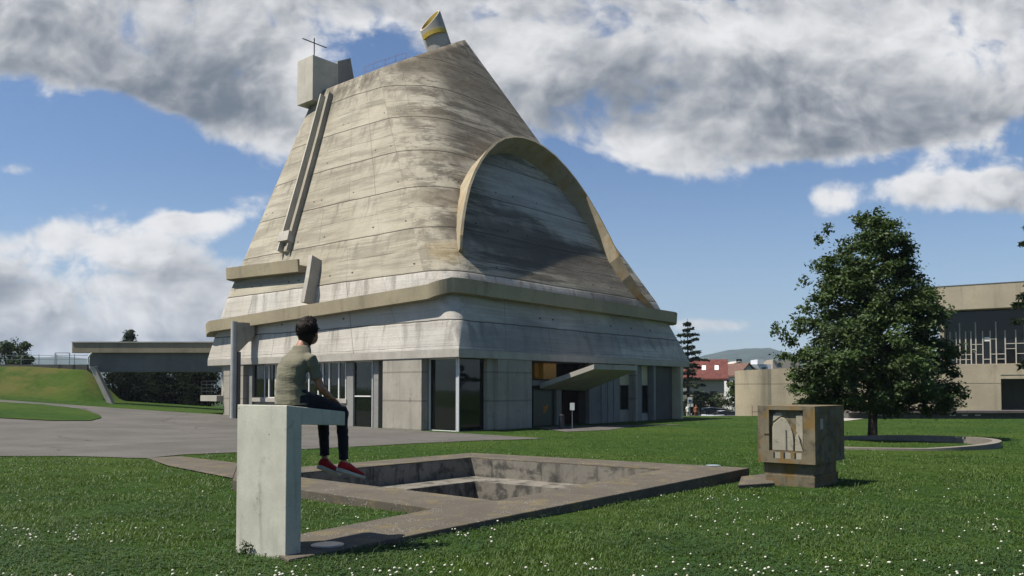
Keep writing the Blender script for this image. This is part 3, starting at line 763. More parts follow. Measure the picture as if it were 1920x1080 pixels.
def build_channel():
    pts = [(618, 180), (596, 265), (574, 345), (553, 420), (538, 474)]
    rings1 = []; rings2 = []; r3 = []
    for i, (px, py) in enumerate(pts):
        p, n = hit(px, py); tg = Vector((0, 0, 1)).cross(n).normalized()
        if tg.y < 0: tg = -tg                 # tg points to the left end of side A
        k = 0.62 if i < len(pts) - 1 else 0.4
        a = p + tg * 0.42
        rings1.append([a - n * .2, a + tg * .12 - n * .2, a + tg * .12 + n * 0.50, a + n * 0.50])
        b = p - tg * 0.02
        rings2.append([b + n * 0.26 * math.sin(q) + tg * 0.27 * math.cos(q) for q in np.linspace(0, math.pi, 9)] + [b - n * .2 - tg * .27, b - n * .2 + tg * .27])
        c = p - tg * 0.34
        r3.append([c - n * .2 - tg * .12, c - n * .2, c + n * 0.38, c + n * 0.38 - tg * .12])
    MB().loft(rings1).build('channel_cheek', M['conc_box'], church)  # brighter concrete puts the sun into the left cheek's colour
    MB().loft(rings2).build('drain_channel', M['conc'], church, smooth=False)
    MB().loft(r3).build('channel_cheek', M['conc'], church)
    p, n = hit(541, 458); tg = Vector((0, 0, 1)).cross(n).normalized()
    q, _ = hit(545, 440)
    MB().hexa([p - tg * .6 - n * .1, p + tg * .6 - n * .1, p + tg * .6 + n * .55, p - tg * .6 + n * .55],
              [q - tg * .6 - n * .1, q + tg * .6 - n * .1, q + tg * .6 + n * .55, q - tg * .6 + n * .55]).build('channel_stop', M['conc_pale'], church)
build_channel()

# rectangular light cannon on the shoulder, with the iron cross
def build_box_cannon():
    q, n = hit(592, 200)
    x0 = q.x - 0.5
    c = planeX(586, 187, x0); y0 = c.y; zb = c.z
    zt = planeX(590, 101, x0).z; y1 = planeX(557, 200, x0).y
    MB().box(x0, x0 + 2.35, y0, y1, zb, zt).build('light_box', M['conc_box'], church, bevel=0.02)
    xb = planeY(628, 114, y0 + 0.06).x; xe = planeY(662, 128, y0 + 0.06).x
    z1_ = planeY(632, 114, y0 + .06).z; z2 = planeY(655, 108, y0 + 0.06).z
    m = MB(); prof = [(x0 + 2.36, zb - 1.0), (xe + 0.2, zb - 1.0), (xe + .2, z1_ - 1.2), (xe - .25, z2), (x0 + 2.36, z1_)]
    n_ = len(prof)
    m.add([(x, y0 + 0.08, z) for x, z in prof] + [(x, y1 - 0.1, z) for x, z in prof], [tuple(range(n_)), tuple(reversed(range(n_, 2 * n_)))] + [(i, n_ + i, n_ + (i + 1) % n_, (i + 1) % n_) for i in range(n_)])
    m.build('light_box_back', M['conc_grey'], church)
    zc_ = planeX(588, 72, x0 + .2).z; cy = y0 + 0.12
    cr = MB().bar((x0 + .2, cy, zt - 0.05), (x0 + .2, cy, zc_), 0.06).bar((x0 + .2 - 1.05, cy, zt + (zc_ - zt) * 0.72), (x0 + .2 + 1.15, cy, zt + (zc_ - zt) * 0.72), 0.06)
    cr.build('cross', M['darkmetal'], church)
build_box_cannon()
def build_round_cannon():
    # a leaning drum cut by a slanting plane, its mouth lined in yellow
    D = 63.0
    c0 = CH_I @ at(824, 92, D); c1 = CH_I @ at(806, 38, D)
    ax = (c1 - c0).normalized(); c0 = c0 - ax * 1.6
    r = 1.0; u = Vector((0, 0, 1)).cross(ax).normalized(); v = ax.cross(u)
    # mouth plane leans towards the south-west
    nn = (CH_I.to_3x3() @ Vector((-0.64, -0.49, 0.58))).normalized()
    out, inn, low = [], [], []
    mc = c1
    for k in range(36):
        a = 2 * math.pi * k / 36; d = u * math.cos(a) + v * math.sin(a)
        def up(rr): 
            b = c0 + d * rr; return b + ax * ((mc - b).dot(nn) / ax.dot(nn))
        out.append((c0 + d * r, up(r))); inn.append((c0 + d * (r - .16), up(r - .16)))
    lo = [o[0] for o in out]; hi = [o[1] for o in out]
    MB().loft([lo, hi], cap=False).build('light_drum', M['conc_pale'], church, smooth=True)
    hi2 = [i[1] for i in inn]; deep = [i[1] - ax * 1.2 for i in inn]
    MB().loft([hi, hi2], cap=False).build('drum_rim', M['conc_pale'], church)
    MB().loft([[p - ax * .01 for p in hi2], deep], cap=False).add(deep, [tuple(range(36))]).build('drum_lining', M['yellow'], church)
    # yellow slot on the side facing the path
    cdir = (CAM_L - c1); cdir = (cdir - ax * cdir.dot(ax)).normalized(); sd = ax.cross(cdir).normalized()
    h = c1 - ax * 1.45; rg = []
    for e in (-0.17, 0.17):
        rg.append([h + ax * e + cdir * (r + 0.16) * math.cos(q) + sd * (r + 0.16) * math.sin(q) for q in np.linspace(-1.0, 1.0, 12)] + [h + ax * e + cdir * (r - 0.1) * math.cos(q) + sd * (r - 0.1) * math.sin(q) for q in np.linspace(1.0, -1.0, 12)])
    MB().loft(rg).build('slot_hood', M['yellow'], church)
build_round_cannon()
def build_roof_rail():
    m = MB(); pts = []
    for px, py in [(683, 126), (700, 119), (722, 112), (742, 105), (762, 99)]:
        r = lray(px, py)
        # just inside the rim
        a = planeN(px, py, Vector((CC[0], CC[1], ZC + 0.9)), Vector((-SL, 0, 1)).normalized()); pts.append(a)
    for a in pts:
        m.tube([a, a - Vector((0, 0, 1.1))], [.014, .014], 6)
    m.tube(pts, [.014] * len(pts), 6); m.tube([p - Vector((0, 0, .45)) for p in pts], [.012] * len(pts), 6)
    m.build('roof_rail', plain('rusty rail', (0.35, 0.16, 0.13), 0.6), church)
build_roof_rail()

# the arched hood on the shaded side
def build_hood():
    rim_px = [(862, 466), (863, 440), (866, 410), (871, 380), (878, 350), (888, 323), (900, 300), (913, 281), (930, 265), (945, 257), (962, 254), (982, 256), (1002, 263), (1022, 275), (1042, 291), (1062, 312), (1082, 337),
              (1102, 366), (1122, 400), (1142, 438), (1162, 480), (1182, 515), (1202, 548), (1218, 568), (1232, 584)]
    a, _ = hit(920, 440); b, _ = hit(1100, 500); c, _ = hit(980, 330)
    n = (b - a).cross(c - a).normalized()
    if n.y > 0: n = -n
    N_ = len(rim_px); outer = []; back = []
    for i, (px, py) in enumerate(rim_px):
        t = i / (N_ - 1)
        g = 0.12 + 1.55 * min(1, math.sin(math.pi * min(1, t / 0.86 if t < 0.43 else 0.5 + (t - 0.43) / 1.14)) ) ** 0.8
        p = planeN(px, py, a + n * g, n)
        wgt = sstep(t, .45, .72)
        if wgt > 0:                       # lower right: the rim sinks back into the curving wall
            r = (p - CAM_L).normalized(); best = None
            gg = max(g, .34)
            for k in np.linspace(-9, 6, 200):
                pp = p + r * k; dd = BVH.find_nearest(pp)[3] - gg
                if best is None or dd < best[0]: best = (dd, pp)
                if dd <= 0: break
            p = p.lerp(best[1], wgt)
        q = BVH.find_nearest(p)[0]
        outer.append(p); back.append(q + (q - p).normalized() * 0.35)
    cen = sum(outer, Vector()) / N_
    rings = []
    for i in range(N_):
        tg = (outer[min(i + 1, N_ - 1)] - outer[max(i - 1, 0)]).normalized()
        d = (back[i] - outer[i]).normalized(); nn = tg.cross(d).normalized()
        if nn.dot(cen - outer[i]) < 0: nn = -nn
        th = 0.16 - 0.08 * sstep(i / (N_ - 1), .7, 1)
        rings.append([outer[i], outer[i] + nn * th, back[i] + nn * th, back[i]])
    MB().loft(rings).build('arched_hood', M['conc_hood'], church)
M['conc_hood'] = concrete('hood concrete', (0.42, 0.36, 0.25), streak=0.4, scale=0.6, blot=0.35, moss_or_sun=((0.36, 0.22, 0.08), 0.5))  # orange patches put warm sunlight into the hood's colour
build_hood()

# ground floor: piers, glass and doors
def pier_on_A(px0, px1, mat, x0=0.05, x1=0.62, z0=-1.2, z1=Z0 - 0.003, name='pier'):
    ya = planeX(px0, 780, x0).y; yb = planeX(px1, 780, x0).y
    return MB().box(x0, x1, min(ya, yb), max(ya, yb), z0, z1).build(name, mat, church, bevel=0.015)
def pier_on_B(px0, px1, mat, y0=0.05, y1=0.62, z0=-1.2, z1=Z0 - 0.003, name='pier'):
    xa = planeY(px0, 770, y0).x; xb = planeY(px1, 770, y0).x
    return MB().box(min(xa, xb), max(xa, xb), y0, y1, z0, z1).build(name, mat, church, bevel=0.015)
GP = 0.58                                 # plane of the glass, set back under the slab
fw = 0.05
def window_A(px0, px1, z0, z1, mull=(), bars=(), frame=None, x=GP):
    ya, yb = sorted((planeX(px0, 760, x).y, planeX(px1, 760, x).y))
    f = MB().box(x - .04, x + .06, ya, ya + fw, z0, z1).box(x - .04, x + .06, yb - fw, yb, z0, z1).box(x - .04, x + .06, ya + fw, yb - fw, z0, z0 + fw).box(x - .04, x + .06, ya + fw, yb - fw, z1 - fw, z1)
    for p in mull:
        y = planeX(p, 760, x).y; f.box(x - .06, x + .05, y - .045, y + .045, z0 + fw, z1 - fw)
    for (p0, p1, z) in bars:
        y0_, y1_ = sorted((planeX(p0, 760, x).y, planeX(p1, 760, x).y)); f.box(x - .05, x + .05, y0_, y1_, z - .035, z + .035)
    w = f.build('window', frame or M['white'], church)
    MB().box(x + .012, x + .03, ya + .01, yb - .01, z0 + .01, z1 - .01).build('pane', M['glass'], w)
    return w
def window_B(px0, px1, z0, z1, mull=(), frame=None, y=GP):
    xa, xb = sorted((planeY(px0, 760, y).x, planeY(px1, 760, y).x))
    f = MB().box(xa, xa + fw, y - .04, y + .06, z0, z1).box(xb - fw, xb, y - .04, y + .06, z0, z1).box(xa + fw, xb - fw, y - .04, y + .06, z0, z0 + fw).box(xa + fw, xb - fw, y - .04, y + .06, z1 - fw, z1)
    for p in mull:
        x = planeY(p, 760, y).x; f.box(x - .045, x + .045, y - .06, y + .05, z0 + fw, z1 - fw)
    w = f.build('window', frame or M['darkmetal'], church)
    MB().box(xa + .01, xb - .01, y + .012, y + .03, z0 + .01, z1 - .01).build('pane', M['glass'], w)
    return w
zt_ = Z0 - 0.004; zb_ = 0.02
# side A (left)
MB().box(GP - 0.06, GP + 0.02, GP - 0.06, GP + 0.02, 0.0, zt_).build('corner_mullion', M['white'], church)
window_A(857, 806, zb_, zt_)
window_B(860, 912, zb_, zt_)
MB().box(GP - .1, GP + 3.2, GP - .1, GP + 3.0, -1.2, 0.0).build('window_sill', M['conc_pale'], church)
pier_on_A(804, 790, M['conc_grey'], 0.50, 0.72)  # grey concrete carries the jamb's shade in its colour
pier_on_A(790, 717, M['conc_pier'])
pier_on_A(717, 709, M['black'], 0.75, 0.9); pier_on_A(709, 700, M['conc_grey'], 0.42, 0.75)  # black slab paints in the shade of the gap beside the pier
zs = (CH_I @ at(640, 752, 50.5)).z; zs2 = (CH_I @ at(500, 746, 55.0)).z
zbar = (CH_I @ at(680, 743, 48.5)).z
window_A(699, 663, zb_ - 0.3, zt_, bars=[(696, 666, zbar)])
pier_on_A(662, 649, M['conc_grey'], 0.46, 0.8)  # jamb's shade put into its grey colour
window_A(649, 597, zs, zt_, mull=(618, 606, 636))
window_A(597, 540, zs, zt_, mull=(580, 562))
window_A(540, 496, zs2, zt_, mull=(525, 517, 505))
window_A(496, 472, zs2, zt_, frame=M['darkmetal'])
MB().box(GP - .18, GP + .4, planeX(649, 760, .4).y, planeX(472, 760, .4).y, zs2 - 0.28, zs2 - 0.004).build('window_sill', M['conc_pale'], church, bevel=0.01)
MB().box(GP - .02, GP + .5, planeX(649, 760, .5).y, planeX(472, 760, .5).y, -1.2, zs2 - 0.284).build('parapet_wall', M['conc_pier'], church)
pier_on_A(472, 455, M['conc_grey'], 0.40, 0.9); pier_on_A(455, 443, M['conc_pier'])  # one pier: shaded side coloured grey, lit part kept paler
pier_on_A(443, 432, M['black'], 0.8, 1.0)
pier_on_A(430, 418, M['conc_pier'], 0.2, 0.8)
yl = planeX(412, 745, 0.0).y; ze = (CH_I @ at(395, 752, 60)).z
MB().box(-0.25, 3.0, yl, L + 0.5, ze, ze + 0.42).build('balcony_slab', M['conc_pale'], church, bevel=0.02)
rl = MB()
for yy in np.linspace(yl + .1, L + 0.4, 4): rl.bar((-0.2, yy, ze + .42), (-0.2, yy, ze + 1.5), 0.03)
for k in (0, 1, 2, 3): rl.bar((-0.2, yl + .1, ze + .72 + .25 * k), (-0.2, L + .4, ze + .72 + .25 * k), 0.035)
rl.build('balcony_rail', M['darkmetal'], church)
MB().box(0.9, 2.0, yl - 0.6, L - 0.7, -1.2, ze - 0.004).build('pier', M['conc_pale'], church)
MB().box(2.1, 3.1, yl + .2, L - 0.2, ze + 0.424, zt_).build('window', M['glass'], church)
MB().box(1.0, 1.2, yl + 1.2, yl + 1.5, ze + 0.424, zt_).build('post', M['conc_pale'], church)
# side B (right)
M['conc_sun_ochre'] = concrete('sunlit ochre concrete', (0.66, 0.60, 0.42), streak=.2, blot=.15)  # also carries the sunlight painted on the end fin
pier_on_B(914, 929, M['conc_pier'], 0.30, 0.8); pier_on_B(930, 934, M['black'], 0.62, 0.8)  # black slab paints in the shade of the narrow gap
pier_on_B(934, 997.5, M['conc_pier'])
xE0 = planeY(998, 770, 0.05).x + 0.02; xE1 = planeY(1105, 770, 0.4).x
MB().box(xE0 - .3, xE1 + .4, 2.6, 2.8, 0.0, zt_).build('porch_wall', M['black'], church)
MB().box(xE0 - .3, xE1 + .3, 0.4, 2.6, -1.0, 0.01).build('porch_floor', M['conc_grey'], church)
def pB(px, y): return planeY(px, 770, y).x
gy = 1.3
d = MB().box(pB(1000, gy), pB(1043, gy), gy, gy + .08, 0.04, planeY(1000, 724, gy).z).build('door', M['green_door'], church)
e = planeY(1022, 766, gy - .03); em = MB()
for (dx, dz, r) in [(0, 0, .16), (.16, .12, .12), (-.1, -.17, .11), (.1, -.02, .13), (-.12, .08, .08)]:
    em.tube([(e.x + dx, gy - .03, e.z + dz), (e.x + dx, gy - .004, e.z + dz)], [r, r], 14)
em.build('emblem', M['orange'], d)
MB().box(pB(1044, 1.1), pB(1053, 1.1), 1.1, 1.45, 0.012, planeY(1048, 722, 1.1).z).build('post', M['conc_grey'], church)
MB().box(pB(1056, 2.0), pB(1086, 2.0), 2.0, 2.1, 0.02, planeY(1070, 722, 2.0).z).build('door', M['red_door'], church)
MB().box(pB(1087, 1.5), pB(1107, 1.0), 1.0, 1.6, 0.012, zt_).build('pier', M['conc_dark'], church)
zy0, zy1 = planeY(1020, 711, 0.7).z, zt_
yb = MB().box(pB(1019, .55), pB(1043, .55), 0.55, 1.6, zy0, zy1 - .1).build('lantern_box', M['orange'], church)
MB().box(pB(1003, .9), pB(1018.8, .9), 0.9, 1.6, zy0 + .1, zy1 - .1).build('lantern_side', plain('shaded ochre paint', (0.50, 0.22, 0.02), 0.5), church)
MB().box(pB(1000, .8), pB(1100, .8), 0.85, 2.4, planeY(1020, 723, 0.85).z, planeY(1020, 713, 0.85).z).build('porch_lintel', M['conc_grey'], church)
# the canopy slab tilting up and out
def build_canopy():
    yw = 0.7; r0 = planeY(1012, 719, yw); r1 = planeY(1098, 724, yw)
    yo = -3.0
    t0 = planeY(1114, 683, yo); t1 = planeY(1195, 686, yo)
    th = Vector((0, 0, 0.32)); 
    MB().hexa([r0 - th, r1 - th, t1 - th * .9, t0 - th * .9], [r0, r1, t1, t0]).build('canopy', M['conc_pale'], church, bevel=0.012)
build_canopy()
yw = 0.5
MB().box(pB(1105, yw), pB(1162, yw), yw, yw + .3, -1.2, zt_).build('ribbed_wall', concrete('ribbed grey concrete', (0.27, 0.27, 0.26), streak=0.7, blot=0.4, scale=0.8), church)
rb = MB()
for p in (1128, 1140, 1151): rb.box(pB(p, .44), pB(p, .44) + .1, yw - 0.07, yw - .002, -1, zt_ - .002)
rb.build('wall_rib', M['conc_grey'], church)
zl = planeY(1175, 722, GP).z; zl2 = planeY(1175, 768, GP).z
window_B(1162, 1190, zl2, zl)
MB().box(pB(1162, GP), pB(1190, GP), GP - .02, GP + .2, zl + .003, zt_).build('panel', M['conc_sun_ochre'], church)
MB().box(pB(1162, GP), pB(1190, GP), GP - .02, GP + .2, -1.2, zl2 - .003).build('panel', M['conc_pier'], church)
MB().box(pB(1192, .0) , pB(1192, .0) + .22, -0.02, 0.9, -1.3, zt_ - .001).build('fin', M['conc_pier'], church)
window_B(1203, 1214, zl2 - .3, zl)
MB().box(pB(1203, GP), pB(1214, GP), GP - .02, GP + .2, zl + .003, zt_).build('panel', M['conc_sun_ochre'], church)
MB().box(pB(1203, GP), pB(1214, GP), GP - .02, GP + .2, -1.2, zl2 - .303).build('panel', M['conc_pale'], church)
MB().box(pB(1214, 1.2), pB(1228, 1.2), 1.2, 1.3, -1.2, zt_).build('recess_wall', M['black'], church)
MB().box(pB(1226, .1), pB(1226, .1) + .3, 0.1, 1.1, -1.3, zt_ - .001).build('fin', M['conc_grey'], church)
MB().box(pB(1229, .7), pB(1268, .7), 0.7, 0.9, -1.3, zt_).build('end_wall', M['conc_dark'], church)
MB().box(pB(1280, .0) - .35, pB(1280, .0), -0.05, 0.85, -1.4, zt_ - .001).build('fin', M['conc_sun_ochre'], church)  # bright ochre puts sunlight into this fin's colour
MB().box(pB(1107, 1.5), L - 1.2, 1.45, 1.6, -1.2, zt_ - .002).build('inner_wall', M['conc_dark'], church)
MB().box(pB(1192, .0) + .23, pB(1203, GP) - .005, GP - .03, GP + .2, -1.2, zt_ - .002).build('panel', M['conc_grey'], church)
MB().box(-0.02, 0.0, 0, 0.02, 0, 0.02)

# standing near the church
def build_bin():
    p = G(1053, 805); o = thing('litter_bin', 'small dark litter bin beside the church entrance post', 'litter bin', p)
    MB().tube([p + Vector((0, 0, 0)), p + Vector((0, 0, .75))], [.15, .17], 16).build('body', M['darkmetal'], o)
    MB().tube([p + Vector((0, 0, .75)), p + Vector((0, 0, .80)), p + Vector((0, 0, .86))], [.185, .185, .06], 16).build('lid', M['black'], o)
build_bin()
def build_notice():
    p = G(1073, 804.5); o = thing('notice_stand', 'slim metal stand with a white notice board in front of the entrance', 'notice stand', p)
    MB().bar(p, p + Vector((0, 0, 1.42)), 0.045).box(p.x - .2, p.x + .2, p.y - .15, p.y + .15, p.z, p.z + .02).build('pole', M['steel'], o)
    t = MB().box(p.x - .13, p.x + .13, p.y - .04, p.y - .02, p.z + 1.08, p.z + 1.5).build('board', M['white'], o)
build_notice()
def build_downpipe():
    D = 55.0; z0 = ground_z((437 - 960) / F_PX * D, D)
    b = at(437, 781, D); top = at(437, 603, D).z; r = 0.21; b.z = z0
    o = thing('rain_column', 'tall slim concrete rain column with flared beak beside the church', 'rain column', b)
    M['conc_tube'] = concrete('smooth grey tube', (0.46, 0.47, 0.46), streak=0.2, blot=0.1)
    MB().tube([b - Vector((0, 0, .5)), Vector((b.x, b.y, z0 + 2.95)), ], [r, r], 24).tube([Vector((b.x, b.y, z0 + 2.96)), Vector((b.x, b.y, top))], [r * 1.0, r * 1.0], 24).build('tube', M['conc_tube'], o, smooth=False)
    # beak reaching towards the gutter
    dr = Vector((0.80, 0.60, 0)); sd = Vector((-dr.y, dr.x, 0)); zt = top - .05; P = Vector((b.x, b.y, 0)) 
    def q(k, w, z): return [P + dr * k + sd * w + Vector((0, 0, z)), P + dr * k - sd * w + Vector((0, 0, z))]
    a0 = q(.12, .2, zt - 2.0); a1 = q(.12, .2, zt); c0 = q(1.25, .42, zt - .9); c1 = q(1.25, .42, zt); d0 = q(.3, .2, zt - 2.0)
    MB().hexa([a0[0], a0[1], d0[1], d0[0]], [a1[0], a1[1], a1[1] + dr * .15, a1[0] + dr * .15]).hexa([d0[1], d0[0], a1[0] + dr * .152, a1[1] + dr * .152], [c0[1], c0[0], c1[0], c1[1]]).build('beak', M['conc'], o)
    MB().hexa([P + dr * .22 + sd * .18 + Vector((0, 0, z0 - .5)), P + dr * .22 - sd * .18 + Vector((0, 0, z0 - .5)), P + dr * .42 - sd * .18 + Vector((0, 0, z0 - .5)), P + dr * .42 + sd * .18 + Vector((0, 0, z0 - .5))],
              [P + dr * .22 + sd * .18 + Vector((0, 0, zt - 2.01)), P + dr * .22 - sd * .18 + Vector((0, 0, zt - 2.01)), P + dr * .42 - sd * .18 + Vector((0, 0, zt - 2.01)), P + dr * .42 + sd * .18 + Vector((0, 0, zt - 2.01))]).build('back_fin', M['conc_dark'], o)
build_downpipe()
# ------------------------------------------------------------------ the concrete seat and the young man on it
PD = (R_in - N_in).xy.normalized(); PD = Vector((PD.x, PD.y, 0)); QD = Vector((-PD.y, PD.x, 0))   # along the strip, across it to the left
S_O = PZ(535, 1052, 0.0)
def SP(t, q, z): return Vector((S_O.x + PD.x * t + QD.x * q, S_O.y + PD.y * t + QD.y * q, z))
_k = planeN
seat_end = 0.76; post_t = 0.20
def solve_t(px, q=0.0):
    a = (px - 960) / F_PX; b = SP(0, q, 0); return (a * b.y - b.x) / (PD.x - a * PD.y)
seat_end = solve_t(648); post_t = solve_t(567)
wq = 0.755
def build_seat():
    s = thing('concrete_monolith', 'pale upside down L shaped concrete block that the young man sits on', 'concrete block', SP(0, 0, 0))
    z0, ztp = -0.12, (1.478, 1.478 - 0.078)
    def zt(t): return ztp[0] + (ztp[1] - ztp[0]) * t / seat_end
    th = 0.172
    m = MB()
    ring = [(0, z0), (post_t, z0), (post_t, zt(post_t) - th), (seat_end, zt(seat_end) - th + .03), (seat_end, zt(seat_end)), (0, zt(0))]
    a = [SP(t, 0, z) for t, z in ring]; b = [SP(t, wq, z) for t, z in ring]; n = len(ring)
    m.add(a + b, [(0, 1, 2, 5), (2, 3, 4, 5), (n + 5, n + 2, n + 1, n), (n + 5, n + 4, n + 3, n + 2)] + [(i, n + i, n + (i + 1) % n, (i + 1) % n) for i in range(n)])
    m.build('block', M['conc_seat'], s, bevel=0.008)
    return zt
seat_z = build_seat()
def skin_mat(name, col):
    m, t = new_mat(name)
    co = t.n('ShaderNodeTexCoord').outputs['Object']
    c = t.mix(t.ss(t.noise(co, 25, 4), 0.3, 0.7), tuple(k * .88 for k in col), tuple(k * 1.08 for k in col))
    finish(t, c, 0.55, None, 0.35, **{'Subsurface Weight': 0.08}); return m
def cloth_mat(name, col, var=0.15):
    m, t = new_mat(name)
    co = t.n('ShaderNodeTexCoord').outputs['Object']
    big = t.noise(co, 6, 4); weave = t.noise(co, 260, 2)
    fold = t.noise(t.mapping(co, rot=(0.5, 0.3, 0.4), scale=(5, 5, 16)), 1.0, 3, 0.5, 0.8)
    c = t.mix(t.ss(big, 0.3, 0.7), tuple(k * (1 - var) for k in col), tuple(k * (1 + var) for k in col))
    c = t.mix(t.m('MULTIPLY', weave, 0.3), c, tuple(k * .6 for k in col))
    finish(t, c, 0.9, t.bump(t.m('ADD', fold, t.m('MULTIPLY', weave, 0.04)), 0.5, 0.03), 0.15, **{'Sheen Weight': 0.15}); return m
M['skin'] = skin_mat('skin', (0.27, 0.13, 0.085))
M['shirt'] = cloth_mat('olive cotton', (0.135, 0.128, 0.088))
M['jeans'] = cloth_mat('black denim', (0.011, 0.011, 0.018))
M['shoe'] = cloth_mat('red knit', (0.30, 0.010, 0.014))
M['sole'] = plain('shoe sole', (0.42, 0.40, 0.38), 0.7)
M['hair'] = plain('dark brown hair', (0.017, 0.011, 0.008), 0.65, var=0.4, scale=90, spec=.2)
def build_person():
    P_ = globals()['SP']; base = P_(0.22, 0.24, seat_z(0.22))
    p = thing('person', 'young man in olive t-shirt and red shoes sitting on the pale block, back turned', 'person', base)
    def E(mb, c, r, t=None): mb.ellipsoid(c, r)
    def frame(fwd, up):                  # rotation whose x is fwd, z is up
        f = fwd.normalized(); s = up.cross(f).normalized(); u = f.cross(s); return Matrix((f, s, u)).transposed()
    UP = Vector((0, 0, 1)); RT = -QD; TS = .05
    def SP(t, q, z): return P_(t + (TS if z > 1.3 and t < .60 else 0), q, z)      # the upper body sits a little forward
    def oval(c, fwd, lat, rf, rl, n=20, sq=2.4):
        out = []
        for k in range(n):
            a = 2 * math.pi * k / n; ca, sa = math.cos(a), math.sin(a)
            e = (abs(ca) ** sq + abs(sa) ** sq) ** (-1 / sq)
            out.append(c + fwd * (rf * ca * e) + lat * (rl * sa * e))
        return out
    qc = 0.23
    hip = SP(.215, qc, seat_z(.2) + .10)
    DT = .03
    sp = [(.205, seat_z(.2) + .012, .120, .178), (.20, 1.58, .122, .172), (.185, 1.68, .112, .158), (.19, 1.78, .112, .162), (.215, 1.87, .116, .170), (.25, 1.935, .106, .168), (.285, 1.985, .084, .132), (.315, 2.03, .060, .080)]
    # head direction: over the basin towards the church, chin raised
    HS = 1.17
    hf = Vector((0.33, 0.92, 0.20)).normalized(); hR = frame(hf, UP) @ Matrix.Scale(HS, 3); hc = SP(.410, qc - .005, 2.218)
    shR, shL = SP(.29, qc - .172, 1.925), SP(.28, qc + .172, 1.925)
    elR, wrR = SP(.385, .012, 1.640), SP(.625, .075, 1.545)
    elL, wrL = SP(.42, .48, 1.655), SP(.64, .385, 1.545)
    # ---- body: one continuous skin surface
    b = MB()
    b.loft([oval(SP(t, qc, z), PD, QD, rf * .86, rl * .88) for t, z, rf, rl in sp])
    nb, nt = SP(.30, qc, 2.0), hc - hf * .012 - UP * .07
    b.tube([nb, SP(.335, qc, 2.075), SP(.372, qc, 2.13), nt + UP * .04], [.074, .064, .060, .062], 14)
    b.ellipsoid(hc + hR @ Vector((-.008, 0, .018)), (.094, .074, .098), hR)
    b.ellipsoid(hc + hR @ Vector((.030, 0, -.045)), (.062, .056, .072), hR)
    b.ellipsoid(hc + hR @ Vector((.068, 0, -.082)), (.024, .026, .022), hR)            # chin
    b.tube([hc + hR @ Vector((.086, 0, .018)), hc + hR @ Vector((.106, 0, -.018)), hc + hR @ Vector((.088, 0, -.028))], [.010, .015, .010], 8)   # nose
    b.ellipsoid(hc + hR @ Vector((.088, 0, -.052)), (.010, .024, .009), hR)            # mouth
    for sd in (-1, 1):
        b.ellipsoid(hc + hR @ Vector((-.006, sd * .078, -.012)), (.019, .010, .032), hR)
        b.ellipsoid(hc + hR @ Vector((.080, sd * .031, .012)), (.012, .016, .010), hR)
    for (s_, e_, w_) in ((shR, elR, wrR), (shL, elL, wrL)):
        b.tube([s_, s_.lerp(e_, .5), e_, e_.lerp(w_, .3), e_.lerp(w_, .75), w_], [.052, .046, .039, .041, .031, .026], 12)
    def hand(w_, fw, side):
        pal = w_ + fw * .045; dn = Vector((0, 0, -1)); lat = fw.cross(UP).normalized() * side
        b.tube([w_, w_ + fw * .03 + dn * .003, w_ + fw * .085 + dn * .016], [.026, .034, .030], 12, squash=.55)
        for k, (ln, of) in enumerate(((.070, .028), (.080, .010), (.075, -.009), (.058, -.027))):
            r0 = w_ + fw * .080 + lat * of + dn * .014
            b.tube([r0, r0 + fw * ln * .45 + dn * .012, r0 + fw * ln * .8 + dn * .034, r0 + fw * ln * .95 + dn * .055], [.0092, .0088, .008, .0065], 8)
        r0 = w_ + fw * .030 + lat * .03 + dn * .008
        b.tube([r0, r0 + fw * .028 + lat * .026 + dn * .014, r0 + fw * .058 + lat * .030 + dn * .026], [.0125, .011, .009], 8)
    hand(wrR, (SP(.80, .105, 1.495) - wrR).normalized(), -1)
    hand(wrL, (SP(.80, .34, 1.495) - wrL).normalized(), 1)
    knR, knL = SP(seat_end + .045, .095, seat_z(seat_end) + .022), SP(seat_end + .04, .375, seat_z(seat_end) + .025)
    anR, anL = SP(.815, .08, .875), SP(.815, .37, .905)
    hpR, hpL = SP(.22, .145, seat_z(.2) + .092), SP(.22, .325, seat_z(.2) + .092)
    for (h_, k_, a_) in ((hpR, knR, anR), (hpL, knL, anL)):
        b.tube([h_, h_.lerp(k_, .5), k_, k_.lerp(a_, .35), k_.lerp(a_, .85), a_ - UP * .05], [.068, .056, .046, .044, .031, .033], 12)
    for fi, (a_, to) in enumerate(((anR, SP(1.06, .07, .735)), (anL, SP(1.01, .37, .755)))):
        b.tube([a_ - UP * .02, a_ - UP * .055 + PD * .02, a_.lerp(to, .6) - UP * .02, to.lerp(a_, .12)], [.033, .036, .030, .022], 10)
    o = b.build('body', M['skin'], p); remesh(o, .0072, 3)
    # eyes
    for sd in (-1, 1): MB().ellipsoid(hc + hR @ Vector((.0885 * HS, sd * .031 * HS, .012 * HS)), (.006, .010, .006), hR, 10, 6).build('eye', M['black'], p, smooth=True)
    # ---- shirt
    s = MB()
    ring = [oval(SP(t, qc, z), PD, QD, rf + .006, rl + .004) for t, z, rf, rl in sp[:7]]
    ring[0] = oval(SP(.195, qc, seat_z(.2) + .018), PD, QD, .135, .188); ring.insert(1, oval(SP(.19, qc, 1.54), PD, QD, .132, .180))
    ring.append(oval(SP(.325, qc, 2.072), PD, QD, .074, .080))
    s.loft(ring)
    for (s_, e_) in ((shR, elR), (shL, elL)):
        m_ = s_.lerp(e_, .66)
        s.tube([SP(.27, qc, 1.945).lerp(s_, .5), s_, s_.lerp(e_, .35), m_], [.070, .066, .062, .060], 16)
    o = s.build('t_shirt', M['shirt'], p); remesh(o, .009, 5)
